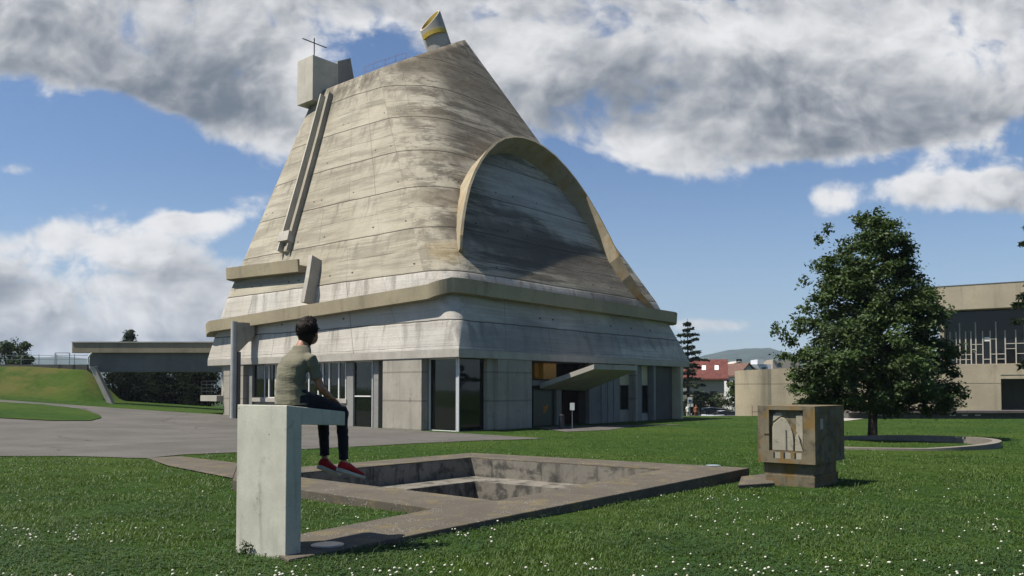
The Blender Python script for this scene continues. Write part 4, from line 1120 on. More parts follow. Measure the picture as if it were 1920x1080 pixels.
    for v in o.data.vertices:            # soft folds, pulled from the shoulder to the waist
        w = o.matrix_world @ v.co + Vector(p.location)
        f = noise.noise(Vector((w.x * 5 + w.z * 6, w.y * 5 - w.z * 3, w.z * 9))) * .010 + noise.noise(Vector((w.x * 4, w.y * 4, w.z * 26))) * (.007 if w.z < 1.72 else .003)
        v.co += v.normal * f
    # ---- trousers
    t_ = MB()
    t_.loft([oval(SP(.205, qc, seat_z(.2) + z), PD, QD, rf, rl) for z, rf, rl in ((.006, .11, .165), (.03, .135, .188), (.10, .132, .184), (.17, .118, .172))])
    for (h_, k_, a_, wv) in ((hpR, knR, anR, 0), (hpL, knL, anL, 1)):
        bend = k_ + PD * .012 - UP * .03
        t_.tube([h_ - PD * .04, h_.lerp(k_, .33) + UP * .004, h_.lerp(k_, .7), k_, bend, k_.lerp(a_, .3) - PD * .01, k_.lerp(a_, .6), a_.lerp(k_, .16), a_.lerp(k_, .04)],
                [.092, .080, .064, .057, .060, .062, .056, .050, .052], 16)
    o = t_.build('trousers', M['jeans'], p); remesh(o, .009, 4)
    for v in o.data.vertices:
        w = v.co + Vector(p.location)
        v.co += v.normal * noise.noise(Vector((w.x * 9, w.y * 9, w.z * 24))) * .006
    # ---- shoes
    for (a_, toe, heel) in ((anR, SP(1.075, .045, .692), SP(.735, .085, .800)), (anL, SP(1.03, .365, .705), SP(.735, .375, .812))):
        f = (toe - heel); Lf = f.length; f.normalize(); la = f.cross(UP).normalized(); u = la.cross(f)
        def sec(k, w, h0, h1, n=14):
            c = heel + f * (Lf * k); out = []
            for i in range(n):
                a = 2 * math.pi * i / n
                out.append(c + la * (w * math.cos(a)) + u * (h0 + (h1 - h0) * (0.5 + 0.5 * math.sin(a))))
            return out
        sh = MB().loft([sec(0.0, .018, .02, .055), sec(.03, .032, .012, .095), sec(.16, .038, .012, .105), sec(.34, .039, .012, .100), sec(.5, .043, .012, .085), sec(.7, .047, .012, .066), sec(.87, .042, .012, .050), sec(.97, .026, .012, .034), sec(1.0, .010, .014, .024)])
        sh.tube([a_ - UP * .01, a_ - UP * .05 + f * .0, heel + f * (Lf * .3) + u * .07], [.043, .045, .040], 14)
        so = sh.build('shoe', M['shoe'], p); remesh(so, .006, 3)
        def ssec(k, w, h):
            c = heel + f * (Lf * k); return [c + la * w - u * .014, c + la * (w + .003) + u * h * .5, c + la * w + u * h, c - la * w + u * h, c - la * (w + .003) + u * h * .5, c - la * w - u * .014]
        sole = MB().loft([ssec(-.02, .016, .020), ssec(.03, .036, .022), ssec(.25, .041, .018), ssec(.5, .043, .014), ssec(.72, .049, .013), ssec(.9, .042, .014), ssec(1.0, .022, .016), ssec(1.025, .008, .012)])
        sole.build('sole', M['sole'], so)
        lc = MB()
        for k in (.36, .43, .50, .57):
            c = heel + f * (Lf * k) + u * (.098 - (k - .36) * .12); lc.tube([c - la * .022 - u * .006, c + u * .006, c + la * .022 - u * .006], [.004] * 3, 6)
        lc.build('laces', M['sole'], so)
    # ---- hair: a cap of short layered strands
    h = MB(); h.ellipsoid(hc + hR @ Vector((-.018, 0, .030)), (.105, .088, .102), hR)
    h.ellipsoid(hc + hR @ Vector((-.055, 0, -.030)), (.060, .072, .080), hR)
    h.ellipsoid(hc + hR @ Vector((.045, 0, .090)), (.055, .055, .030), hR)
    h.ellipsoid(hc + hR @ Vector((-.055, 0, -.070)), (.042, .054, .060), hR)
    rnd = random.Random(7)
    for i in range(900):
        a = rnd.uniform(-math.pi, math.pi); v = rnd.uniform(-.42, 1.0)
        x, y = math.cos(a) * math.sqrt(1 - v * v), math.sin(a) * math.sqrt(1 - v * v)
        if x > .25 and v < .45: continue
        if v < -.25 and abs(y) > .75: continue
        d = Vector((x, y, v)); r0 = hc + hR @ Vector((-.018 + x * .103, y * .087, .030 + v * .100))
        flow = Vector((-.2 + .5 * (v > .7), 0, -.75)) if v < .75 else Vector((.75, rnd.uniform(-.3, .3), .1))
        dd = (hR @ (d * .30 + flow * 1.0 + Vector((rnd.uniform(-.35, .35),) * 3))).normalized()
        ln = rnd.uniform(.016, .034) * (1.25 if v > .55 else .8)
        h.tube([r0 - dd * .012, r0 + dd * ln * .5, r0 + dd * ln - UP * .006], [.005, .0036, .0008], 5)
    h.build('hair', M['hair'], p, smooth=True)
build_person()

# ------------------------------------------------------------------ the carved block on its plinth
def build_block():
    D0 = 14.6
    c0 = at(1529, 872, D0)               # lower corner of the near vertical edge
    zb, ztop = c0.z, at(1529, 762, D0).z
    B_O = Vector((c0.x, c0.y, 0)); fa = eA.copy(); fb = eB.copy()
    wA = 1.07; wB = 1.57
    def W(a, b, z): return B_O + fa * a + fb * b + Vector((0, 0, z))
    o = thing('carved_block', 'lichen stained concrete cube with a carved relief, standing on a low plinth', 'carved block', W(.5, .7, ground_z(c0.x, c0.y)))
    def bx(m, a0, a1, b0, b1, z0, z1): return m.hexa([W(a0, b0, z0), W(a1, b0, z0), W(a1, b1, z0), W(a0, b1, z0)], [W(a0, b0, z1), W(a1, b0, z1), W(a1, b1, z1), W(a0, b1, z1)])
    # side A of the block is its sunlit front (b = 0); relief coordinates: s from the left edge, h from the bottom, both 0..1
    H = ztop - zb
    def fa_(s): return wA * (1 - s)
    core = bx(MB(), 0, wA, .075, wB, zb, ztop)
    s0, s1, h0, h1 = .20, .80, .21, .93
    bx(core, 0, fa_(s1), 0, .074, zb, ztop); bx(core, fa_(s0), wA, 0, .074, zb, ztop)
    bx(core, fa_(s1) + .0005, fa_(s0) - .0005, 0, .074, zb, zb + H * h0); bx(core, fa_(s1) + .0005, fa_(s0) - .0005, 0, .074, zb + H * h1, ztop)
    blk = core.build('block', M['conc_block'], o)
    def rel(poly, b0, b1=.0745):
        n = len(poly); P0 = [W(fa_(s), b0, zb + H * h) for s, h in poly]; P1 = [W(fa_(s), b1, zb + H * h) for s, h in poly]
        return MB().add(P0 + P1, [tuple(range(n)), tuple(reversed(range(n, 2 * n)))] + [(i, n + i, n + (i + 1) % n, (i + 1) % n) for i in range(n)])
    R = M['conc_relief']
    rl = rel([(.245, .215), (.245, .62), (.27, .69), (.33, .74), (.40, .80), (.46, .79), (.52, .72), (.575, .62), (.61, .50), (.62, .36), (.615, .215)], .030)
    rl.v += []; r_o = rl.build('relief', R, blk, bevel=.01)
    m = rel([(.64, .215), (.645, .44), (.67, .52), (.70, .50), (.735, .36), (.78, .215)], .035); m.build('relief', R, blk, bevel=.008)
    m = rel([(.66, .56), (.66, .83), (.74, .86), (.775, .86), (.775, .30), (.755, .40)], .052); m.build('relief', R, blk, bevel=.006)
    m = rel([(.25, .72), (.26, .84), (.32, .885), (.40, .88), (.43, .83), (.36, .80), (.30, .75)], .055); m.build('relief', R, blk, bevel=.006)
    m = rel([(.485, .215), (.485, .58), (.495, .585), (.505, .58), (.505, .215)], .018, .031); m.build('rib', M['conc_dark'], blk)
    # small square openings along the bottom
    for s in (.275, .455, .645):
        m = rel([(s, .085), (s, .185), (s + .028, .185), (s + .028, .085)], -.003, .02); m.build('slot', M['black'], blk)
        m = rel([(s + .03, .075), (s + .03, .185), (s + .125, .185), (s + .125, .075)], -.002, .02); m.build('tile', R, blk, bevel=.004)
    m = rel([(.115, .475), (.115, .505), (.2, .505), (.2, .475)], -.002, .02); m.build('slot', M['black'], blk)
    # shaded side: a small pale inset and a ribbed field
    rb = MB()
    for k in range(15):
        z = zb + H * (.20 + .042 * k); bx(rb, -.012, .01, .67, 1.21, z, z + .018)
    rb.build('ribbed_field', M['conc_block'], blk)
    bx(MB(), -.006, .01, .26, .40, zb + H * .60, zb + H * .78).build('inset', M['conc_pale'], blk)
    # plinth: a recessed neck and a wider foot
    g = ground_z(c0.x, c0.y)
    zn = at(1533, 893, D0 + .2).z
    bx(MB(), .07, 1.00, .10, 1.30, zn + .001, zb - .001).build('plinth_neck', M['conc_block'], o, bevel=.008)
    def wq_(e, z): return [W(-.0 + e, .05 + e, z), W(1.02 - e, .05 + e, z), W(1.02 - e, 1.38 - e, z), W(e, 1.38 - e, z)]
    MB().hexa(wq_(.07, g - .3), wq_(.04, zn)).build('plinth', M['conc_block'], o, bevel=.01)
    return [W(-.05, 0, 0).xy, W(1.0, 0, 0).xy, W(1.0, 1.3, 0).xy, W(-.05, 1.3, 0).xy]
block_poly = build_block()
sl = [G(1384, 917), G(1390, 903), G(1442, 898), G(1452, 913)]
pv = MB().prism([(q.x, q.y) for q in sl], sl[0].z - .15, sl[0].z + .07).build('paving_slab', M['conc_slab'], None, bevel=.01, origin=tuple(sl[0]))
tag(pv, 'small brown slab in the grass between basin corner and carved block', 'paving slab')
slab_poly = [q.xy for q in sl]
# ------------------------------------------------------------------ trees
def leaf_cards(name, pts, nrm, size, mat, parent, off, rng, aspect=0.5, fold=0.25):
    n = len(pts); d = rng.normal(size=(n, 3)); d -= nrm * (d * nrm).sum(1, keepdims=True); d /= np.linalg.norm(d, axis=1, keepdims=True) + 1e-9
    s = np.cross(nrm, d); sz = (size * rng.uniform(0.65, 1.3, n))[:, None]
    a = pts - d * sz * 0.5; b = pts + d * sz * 0.5
    l = pts + s * sz * aspect * 0.5 + nrm * sz * fold * 0.5; r = pts - s * sz * aspect * 0.5 + nrm * sz * fold * 0.5
    v = np.stack([a, l, b, r], 1).reshape(-1, 3); i = np.arange(n)[:, None] * 4
    tris = np.concatenate([i + np.array([[0, 2, 1]]), i + np.array([[0, 3, 2]])], 0)
    return fast_mesh(name, v, None, tris, mat, parent, off)
def limb(mb, a, b, r0, r1, rng, wob=0.06, n=6):
    a, b = Vector(a), Vector(b); L_ = (b - a).length; path = []; rad = []
    for k in range(n + 1):
        t = k / n; p = a.lerp(b, t)
        if 0 < k < n: p += Vector(rng.normal(size=3)) * wob * L_ * .5
        path.append(p); rad.append(r0 + (r1 - r0) * t)
    mb.tube(path, rad, 8)
def oak():
    rng = np.random.default_rng(11)
    bp = G(1637, 824); D = bp.y
    o = thing('oak_tree', 'broad dark green young oak with a bushy crown inside the round kerb', 'tree', bp)
    k = D / F_PX                          # metres per 1/1520 rad at the trunk
    # crown outline: (height above base, left reach, right reach) in metres, read off the picture's scale
    prof = [(770, 150, 120), (755, 135, 150), (735, 160, 160), (700, 168, 165), (660, 172, 150), (620, 165, 135), (585, 140, 130), (560, 132, 118), (530, 122, 96), (500, 115, 92), (470, 106, 70), (450, 100, 62), (425, 62, 60), (408, 40, 22), (398, 8, 10)]
    H = np.array([(824 - p[0]) * k for p in prof]); Lr = np.array([p[1] * k for p in prof]) * .93; Rr = np.array([p[2] * k for p in prof]) * .93
    order = np.argsort(H); H, Lr, Rr = H[order], Lr[order] * .97, Rr[order] * .97; H = H * .985
    tm = MB(); rs = np.random.default_rng(3)
    tr = [bp + Vector((0, 0, -.3)), bp + Vector((-.02, 0, .15)), bp + Vector((.02, 0, 1.4)), bp + Vector((-.04, .03, 3.0)), bp + Vector((.03, -.05, 5.0)), bp + Vector((-.05, 0, 7.2)), bp + Vector((-.1, 0, 8.5))]
    tm.tube(tr, [.26, .20, .165, .14, .10, .05, .02], 12)
    clumps = []
    nC = 600
    while len(clumps) < nC:
        h = rs.uniform(H[0], H[-1]); a = rs.uniform(0, 2 * math.pi)
        ca, sa = math.cos(a), math.sin(a)
        R = (np.interp(h, H, Rr) if ca > 0 else np.interp(h, H, Lr)); Rm = .5 * (np.interp(h, H, Rr) + np.interp(h, H, Lr))
        R = R * ca * ca + Rm * sa * sa
        if rs.uniform(0, 4.6) > Rm: continue
        q = rs.uniform(0.0, 1.0) ** 0.42
        lob = 1.0 + 0.13 * noise.noise(Vector((ca * 1.7, sa * 1.7, h * .75))) + .07 * noise.noise(Vector((ca * 4, sa * 4, h * 2.1)))
        if noise.noise(Vector((ca * R * q * .62 + 5, sa * R * q * .62, h * .85))) < -.24 + .14 * (1 - q): continue
        clumps.append((ca * R * q * lob, sa * R * q * lob, h + rs.normal() * .05, q))
    for c in clumps:
        if c[3] > 0.55 and rs.uniform() < .38:
            h0 = max(1.35, c[2] - math.hypot(c[0], c[1]) * rs.uniform(.25, .6)); h0 = min(h0, 8.2)
            limb(tm, bp + Vector((0, 0, h0)), bp + Vector(c[:3]), .045, .010, rs, .05, 5)
    tm.build('trunk', M['bark'], o, smooth=True)
    P = []; Nn = []
    for c in clumps:
        n = int(rs.uniform(90, 190)); r = rs.uniform(.20, .44)
        g = rs.normal(size=(n, 3)) * np.array([r, r, r * .55]) * .62
        P.append(np.array(c[:3]) + g)
        nn = rs.normal(size=(n, 3)) * .6 + np.array([c[0] * .12, c[1] * .12, .75]); Nn.append(nn)
    # a few stray sprays outside the outline
    for (px, py, m_) in [(1462, 622, 60), (1470, 610, 40), (1478, 628, 80), (1490, 640, 90), (1643, 402, 60), (1640, 412, 80), (1800, 738, 80), (1808, 752, 40), (1742, 520, 70), (1752, 575, 70), (1770, 600, 70), (1537, 452, 80), (1505, 530, 50), (1700, 445, 90), (1560, 425, 70)]:
        c = np.array([(px - 1637) * k, rs.normal() * .4, (824 - py) * k]); g = rs.normal(size=(m_, 3)) * .13
        P.append(c + g); Nn.append(rs.normal(size=(m_, 3)) + np.array([0, 0, .6]))
    P = np.concatenate(P); Nn = np.concatenate(Nn); Nn /= np.linalg.norm(Nn, axis=1, keepdims=True)
    leaf_cards('crown', P + np.array(bp), Nn, 0.165, M['oak_leaf'], o, bp, rng, .55)
oak()
def conifer(name, label, base, H, R, seed, n_whorl=16, group=None, gap=0.25, lean=0.0, dens=1.0):
    # cedar-like: level whorled boughs, open between, thick needle mats lying on the boughs
    rs = np.random.default_rng(seed); b = Vector(base)
    o = thing(name, label, 'tree', b, group=group)
    tm = MB(); tm.tube([b + Vector((lean * H * t * t, 0, H * t)) - Vector((0, 0, .4 if t == 0 else 0)) for t in np.linspace(0, 1, 8)], [R * .07 * (1 - t) + .02 for t in np.linspace(0, 1, 8)], 8)
    P = []; Nn = []
    for w in range(n_whorl):
        t = gap + (1 - gap) * (w / n_whorl) ** .9; h = H * t; rr = R * (1 - t) ** .75 + .12 * R * .5
        m = int(rs.integers(4, 7)); a0 = rs.uniform(0, 6.28)
        for k in range(m):
            a = a0 + 6.283 * k / m + rs.normal() * .25; ln = rr * rs.uniform(.45, 1.2); up = rs.uniform(-.08, .30)
            e = np.array([math.cos(a), math.sin(a), up]); p0 = np.array([lean * H * t * t, 0, h])
            tip = p0 + e * ln; mid = p0 + e * ln * .55 + np.array([0, 0, .06 * ln])
            tm.tube([b + Vector(p0), b + Vector(mid), b + Vector(tip)], [max(.012, R * .012), max(.01, R * .008), .006], 5)
            n = int(dens * (60 + 130 * ln / max(R, .1))); u = rs.uniform(.12, 1.05, n) ** .8; w_ = (.22 * ln * np.sin(np.pi * np.clip(u, 0, 1) ** .7) + .05 * ln)
            sd = np.array([-e[1], e[0], 0]); pts = p0 + np.outer(u * ln, e) + np.outer(rs.normal(size=n) * w_ * .6, sd) + np.outer(.06 * ln * np.sin(np.pi * u) + rs.normal(size=n) * .022 * R - .05 * ln * u * u, [0, 0, 1])
            P.append(pts); Nn.append(rs.normal(size=(n, 3)) * .5 + np.array([0, 0, 1.0]))
    tm.build('trunk', M['bark'], o)
    P = np.concatenate(P); Nn = np.concatenate(Nn); Nn /= np.linalg.norm(Nn, axis=1, keepdims=True)
    leaf_cards('crown', P + np.array(b), Nn, R * .13, M['needle'], o, b, rs, .35)
    return o
def on_ground(px, D):
    x = (px - 960) / F_PX * D; return Vector((x, D, ground_z(x, D)))
def htop(py, D, z): return EYE + (730 - py) / F_PX * D - z
b = on_ground(1290, 108); conifer('cedar_tree', 'tall open cedar just right of the church, above the street signs', b, htop(597, 108, b.z), 3.9, 5, 14, gap=.10, dens=.8)
b = on_ground(1997, 46); conifer('cedar_tree', 'large dark cedar whose boughs reach in from the right picture edge', b, htop(250, 46, b.z), 3.5, 9, 20, gap=.16)
def bushy(name, label, base, H, R, seed, n=26, mat='bush_leaf', leaf=.22, trunk=True, group=None, cat='tree', low=.25, dens=1.0):
    rs = np.random.default_rng(seed); b = Vector(base); o = thing(name, label, cat, b, group=group)
    P = []; Nn = []; tm = MB()
    tm.tube([b - Vector((0, 0, .3)), b + Vector((0, 0, H * .45)), b + Vector((.05 * R, 0, H * .85))], [R * .07, R * .05, R * .015], 7)
    for i in range(n):
        t = rs.uniform(low, 1.0); a = rs.uniform(0, 6.28); q = rs.uniform(0, 1) ** .5
        rad = R * (1 - ((t - .45) / .6) ** 2 if t > .45 else .75 + .25 * t / .45) ** .8 if abs(t - .45) < .6 else .1
        c = np.array([math.cos(a) * rad * q, math.sin(a) * rad * q, H * t * .95])
        if q > .5: limb(tm, b + Vector((0, 0, H * t * .55)), b + Vector(c), R * .025, R * .008, rs, .08, 4)
        m = int(130 * dens * rs.uniform(.6, 1.3)); r = R * rs.uniform(.2, .36)
        P.append(c + rs.normal(size=(m, 3)) * np.array([r, r, r * .7]) * .6); Nn.append(rs.normal(size=(m, 3)) + np.array([c[0] * .2, c[1] * .2, .7]))
    tm.build('trunk' if cat == 'tree' else 'stem', M['bark'], o)
    P = np.concatenate(P); Nn = np.concatenate(Nn); Nn /= np.linalg.norm(Nn, axis=1, keepdims=True)
    leaf_cards('crown' if cat == 'tree' else 'foliage', P + np.array(b), Nn, leaf, M[mat], o, b, rs, .6); return o
b = on_ground(241, 118); bushy('dark_tree', 'small dark tree standing up behind the footbridge parapet', b, htop(613, 118, b.z), 1.45, 15, 70, leaf=.3, low=.3, mat='needle', dens=1.2)
b = on_ground(14, 92); bushy('dark_tree', 'bushy dark tree at the far left picture edge above the bank', b, htop(632, 92, b.z), 2.5, 21, 34, leaf=.3, low=.2)
b = on_ground(45, 90); bushy('dark_tree', 'lower ragged dark tree right of the bushiest one on the left bank', b, htop(640, 90, b.z), 1.5, 22, 22, leaf=.3, low=.2)
b = on_ground(-40, 96); bushy('dark_tree', 'dark tree mostly cut off by the left picture edge', b, htop(630, 96, b.z), 2.6, 23, 34, leaf=.3, low=.2)
# thicket in the shade under the footbridge, and the planting behind the cars
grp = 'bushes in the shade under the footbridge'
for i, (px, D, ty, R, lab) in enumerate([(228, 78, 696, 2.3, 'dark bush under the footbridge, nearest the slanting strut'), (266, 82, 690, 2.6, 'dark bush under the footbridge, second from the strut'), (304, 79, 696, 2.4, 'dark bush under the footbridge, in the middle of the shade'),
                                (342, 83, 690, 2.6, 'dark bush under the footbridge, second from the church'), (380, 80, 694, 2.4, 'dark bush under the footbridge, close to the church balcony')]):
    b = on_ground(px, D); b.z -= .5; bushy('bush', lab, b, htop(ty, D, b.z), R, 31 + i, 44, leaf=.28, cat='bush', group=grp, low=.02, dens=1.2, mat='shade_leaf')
for i, (px, D, ty, R, lab, mt) in enumerate([(1318, 114, 735, 1.9, 'dark bush below the red roofed house, behind the street signs', 'bush_leaf'), (1350, 115, 738, 1.8, 'dark bush behind the parked cars, between the two houses', 'bush_leaf'),
                                (1378, 113, 715, 1.7, 'tall bright bush beside the curved wall, in front of the white house', 'olive_leaf'), (1392, 112, 735, 1.4, 'small olive bush against the left end of the curved wall', 'olive_leaf'), (1300, 113, 738, 1.4, 'dark bush at the foot of the tall cedar', 'bush_leaf')]):
    b = on_ground(px, D); bushy('bush', lab, b, htop(ty, D, b.z), R, 51 + i, 26, mat=mt, leaf=.3, cat='bush', group='bushes behind the parked cars', low=.05)

# ------------------------------------------------------------------ round kerb under the oak
def build_ring():
    c = G(1637, 833); r = 199 / F_PX * c.y; rings = []
    o = thing('round_kerb', 'low round concrete kerb ringing the oak tree on the lawn', 'kerb', c)
    for k in range(96):
        a = 2 * math.pi * k / 96; d = Vector((math.cos(a), math.sin(a), 0)); p = c + d * r; z = c.z - .02
        g = ground_z(p.x, p.y)
        rings.append([p - d * .14 + Vector((0, 0, -.4)), p + d * .14 + Vector((0, 0, -.4)), Vector((p.x + d.x * .14, p.y + d.y * .14, max(z, g) + .07 + .18 * max(0, d.x))), Vector((p.x - d.x * .14, p.y - d.y * .14, max(z, g) + .07 + .18 * max(0, d.x)))])
    MB().loft(rings + [rings[0]], cap=False).build('kerb', M['conc_kerb'], o)
    return c, r
M['conc_kerb'] = concrete('weathered kerb', (0.26, 0.235, 0.20), streak=0.3, blot=0.5, scale=1.5)
ring_c, ring_r = build_ring()

# ------------------------------------------------------------------ the footbridge and the bank on the left
def build_bridge():
    D0, D1 = 66.0, 69.0
    xl = (137 - 960) / F_PX * D0; xs = (166 - 960) / F_PX * D0; xr = (402 - 960) / F_PX * D0 + 2
    zt = at(300, 643, D0).z; zb = at(300, 697, D0).z; zm = at(300, 662, D0).z
    o = thing('footbridge', 'grey concrete footbridge with solid parapet running from the bank to the church', 'footbridge', (xs, D0, zb))
    MB().box(xl, xr, D0 - .25, D0 + .1, zm, zt).build('parapet', M['conc_bridge'], o, bevel=.03)
    MB().box(xl, xr, D0 - .32, D0 + .14, zt + .001, zt + .09).build('coping', M['conc_pale'], o)
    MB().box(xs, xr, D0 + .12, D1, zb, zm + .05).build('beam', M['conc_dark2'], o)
    MB().box(xl, xr, D1 + .01, D1 + .3, zm, zt).build('parapet', M['conc_bridge'], o)
    # slanting wing strut at the end of the bank
    a, b = at(172, 687, D0 - .5), at(208, 757, D0 - .5); b.z -= .4
    MB().hexa([b + Vector((-.12, 0, 0)), b + Vector((.30, 0, 0)), b + Vector((.30, .5, 0)), b + Vector((-.12, .5, 0))],
              [a + Vector((-.20, 0, 0)), a + Vector((.22, 0, 0)), a + Vector((.22, .5, 0)), a + Vector((-.20, .5, 0))]).build('strut', M['conc_pale'], o, bevel=.02)
    p0 = at(165, 681, D0 - .6)
    MB().tube([p0, at(165, 671, D0 - .6), at(171, 662, D0 - .6)], [.07, .07, .07], 8).build('spout', M['white'], o)
M['conc_bridge'] = concrete('tan bridge concrete', (0.34, 0.29, 0.21), streak=0.35, scale=.5)
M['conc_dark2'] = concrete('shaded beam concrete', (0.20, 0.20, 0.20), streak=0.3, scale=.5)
build_bridge()
def build_bank_wall():
    D = 70.5; x0 = (-130 - 960) / F_PX * D; x1 = (163 - 960) / F_PX * D; z0 = at(0, 697, D).z; z1 = at(0, 683.5, D).z
    w = thing('retaining_wall', 'low grey wall with thin railing along the top of the left bank', 'wall', (x1, D, z0))
    MB().box(x0, x1, D, D + .3, z0 - .8, z1).build('wall', M['conc_dark'], w)
    r = MB(); zt = at(0, 664, D).z
    for x in np.arange(x0, x1, 1.55): r.bar((x, D + .15, z1), (x, D + .15, zt), .04)
    r.bar((x0, D + .15, zt - .1), (x1, D + .15, zt - .1), .035); r.bar((x0, D + .15, (z1 + zt) / 2), (x1, D + .15, (z1 + zt) / 2), .03)
    r.build('railing', M['steel'], w)
    xg0, xg1 = (104 - 960) / F_PX * D, (131 - 960) / F_PX * D
    MB().bar((xg0, D - .1, z1), (xg0, D - .1, zt + .1), .05).bar((xg1, D - .1, z1), (xg1, D - .1, zt + .1), .05).bar((xg0, D - .1, zt + .1), (xg1, D - .1, zt + .1), .05).build('gate_frame', M['steel'], w)
build_bank_wall()

# ------------------------------------------------------------------ houses, blocks and the hall on the right
M['tile'] = plain('red roof tiles', (0.115, 0.030, 0.022), 0.8, var=0.35, scale=2.5)
M['tile_dark'] = plain('brown roof tiles', (0.13, 0.07, 0.05), 0.8, var=0.3, scale=2.5)
M['render_beige'] = plain('beige render', (0.42, 0.36, 0.28), 0.9)
M['render_white'] = plain('white render', (0.62, 0.63, 0.62), 0.9, var=.08, scale=1)
def gable_house(name, label, c, w, dp, hw, hr, rot, wall, roof, over=.5, wins=(), roofwins=0, chimney=False):
    o = thing(name, label, 'house', c, rot, world=False)
    MB().box(-w / 2, w / 2, -dp / 2, dp / 2, -1, hw).add([(-w / 2, -dp / 2, hw), (-w / 2, dp / 2, hw), (-w / 2, 0, hw + hr), (w / 2, -dp / 2, hw), (w / 2, dp / 2, hw), (w / 2, 0, hw + hr)], [(0, 1, 2), (3, 5, 4)]).build('wall', wall, o)
    m = MB(); sl = hr / (dp / 2)
    for sg in (-1, 1):
        y1 = sg * (dp / 2 + over); z1 = hw - over * sl
        m.hexa([(-w / 2 - over, y1, z1), (w / 2 + over, y1, z1), (w / 2 + over, 0, hw + hr), (-w / 2 - over, 0, hw + hr)], [(-w / 2 - over, y1, z1 + .22), (w / 2 + over, y1, z1 + .22), (w / 2 + over, 0, hw + hr + .22), (-w / 2 - over, 0, hw + hr + .22)])
    rf = m.build('roof', roof, o)
    for k in range(roofwins):
        x = -w * .08 + k * 1.9; y = -dp * .27; z = hw + hr + (y) * sl + .22 + .03
        MB().hexa([(x, y - .5, z - .5 * sl), (x + .6, y - .5, z - .5 * sl), (x + .6, y + .5, z + .5 * sl), (x, y + .5, z + .5 * sl)], [(x, y - .5, z - .5 * sl + .06), (x + .6, y - .5, z - .5 * sl + .06), (x + .6, y + .5, z + .5 * sl + .06), (x, y + .5, z + .5 * sl + .06)]).build('roof_window', M['white'], rf)
    if chimney: MB().box(w * .2, w * .2 + .8, .3, 1.1, hw + hr - 1.2, hw + hr + .9).build('chimney', wall, rf)
    for (side, u, z, ww, hh) in wins:
        if side == 'f': m = MB().box(u - ww / 2, u + ww / 2, -dp / 2 - .03, -dp / 2 + .1, z, z + hh)
        else: m = MB().box(w / 2 - .1, w / 2 + .03, u - ww / 2, u + ww / 2, z, z + hh)
        m.build('window', M['glass_far'], o)
    return o
D = 126; c = on_ground(1322, D); gs = D / F_PX
zr, ze_ = at(0, 679, D).z - c.z, at(0, 708, D).z - c.z
gable_house('red_roofed_house', 'beige house with a big red tiled roof and two skylights', c, 68 * gs, 7.5, ze_, zr - ze_ + .2, math.radians(-14), M['render_beige'], M['tile'], .6, [('f', -1.2, 3.0, .9, 1.2), ('f', 1.2, 3.0, .9, 1.2), ('r', 0, 3.2, .9, 1.2), ('r', -1.5, 3.2, .8, 1.2)], 2)
D = 134; c = on_ground(1381, D); gs = D / F_PX
gable_house('white_house', 'narrow white house with brown gable roof left of the curved wall', c, 8, 34 * gs * 1.0, at(0, 702, D).z - c.z, 1.6, math.radians(-78), M['render_white'], M['tile_dark'], .4, [('r', 0, 3.0, 1.0, 1.5), ('r', .3, 5.6, 1.0, 1.3), ('f', 0, 5, 1, 1.2)])
D = 150; c = on_ground(1378, D)
gable_house('cream_house', 'cream house with a shallow pale roof seen above the white house', c, 46 * D / F_PX, 7.5, at(0, 695, D).z - c.z, 1.5, math.radians(-86), M['render_white'], plain('pale roof', (.5, .45, .4), .8), .3, [('r', 0, 9, 1, 1.2)])
def block(name, label, px0, px1, py, D, rows_, mat, extra=None):
    x0, x1 = (px0 - 960) / F_PX * D, (px1 - 960) / F_PX * D; zt = at(0, py, D).z; z0 = ground_z(0, D)
    o = thing(name, label, 'apartment block', ((x0 + x1) / 2, D, z0))
    w = MB().box(x0, x1, D, D + 14, z0 - 2, zt).build('wall', mat, o)
    if extra:
        a0, a1 = (extra[0] - 960) / F_PX * D, (extra[1] - 960) / F_PX * D; MB().box(a0, a1, D - .5, D + 9, zt + .002, at(0, extra[2], D).z).build('stair_tower', mat, o)
    n = max(2, int((x1 - x0) / 4.2))
    for r in range(rows_):
        for k in range(n):
            x = x0 + (k + .5) * (x1 - x0) / n; z = zt - 2.6 - r * 3
            MB().box(x - .9, x + .9, D - .06, D + .2, z, z + 1.5).build('window', M['glass_far'], o)
M['block_white'] = plain('white block render', (0.58, 0.60, 0.62), 0.9, var=.06, scale=.4)
block('apartment_block', 'long white apartment block with stair tower on the skyline', 1393, 1446, 683, 330, 3, M['block_white'], (1420, 1432, 674))
block('apartment_block', 'buff flat roofed block on the skyline beside the oak crown', 1449, 1500, 676, 340, 3, M['render_beige'], (1449, 1454, 674))
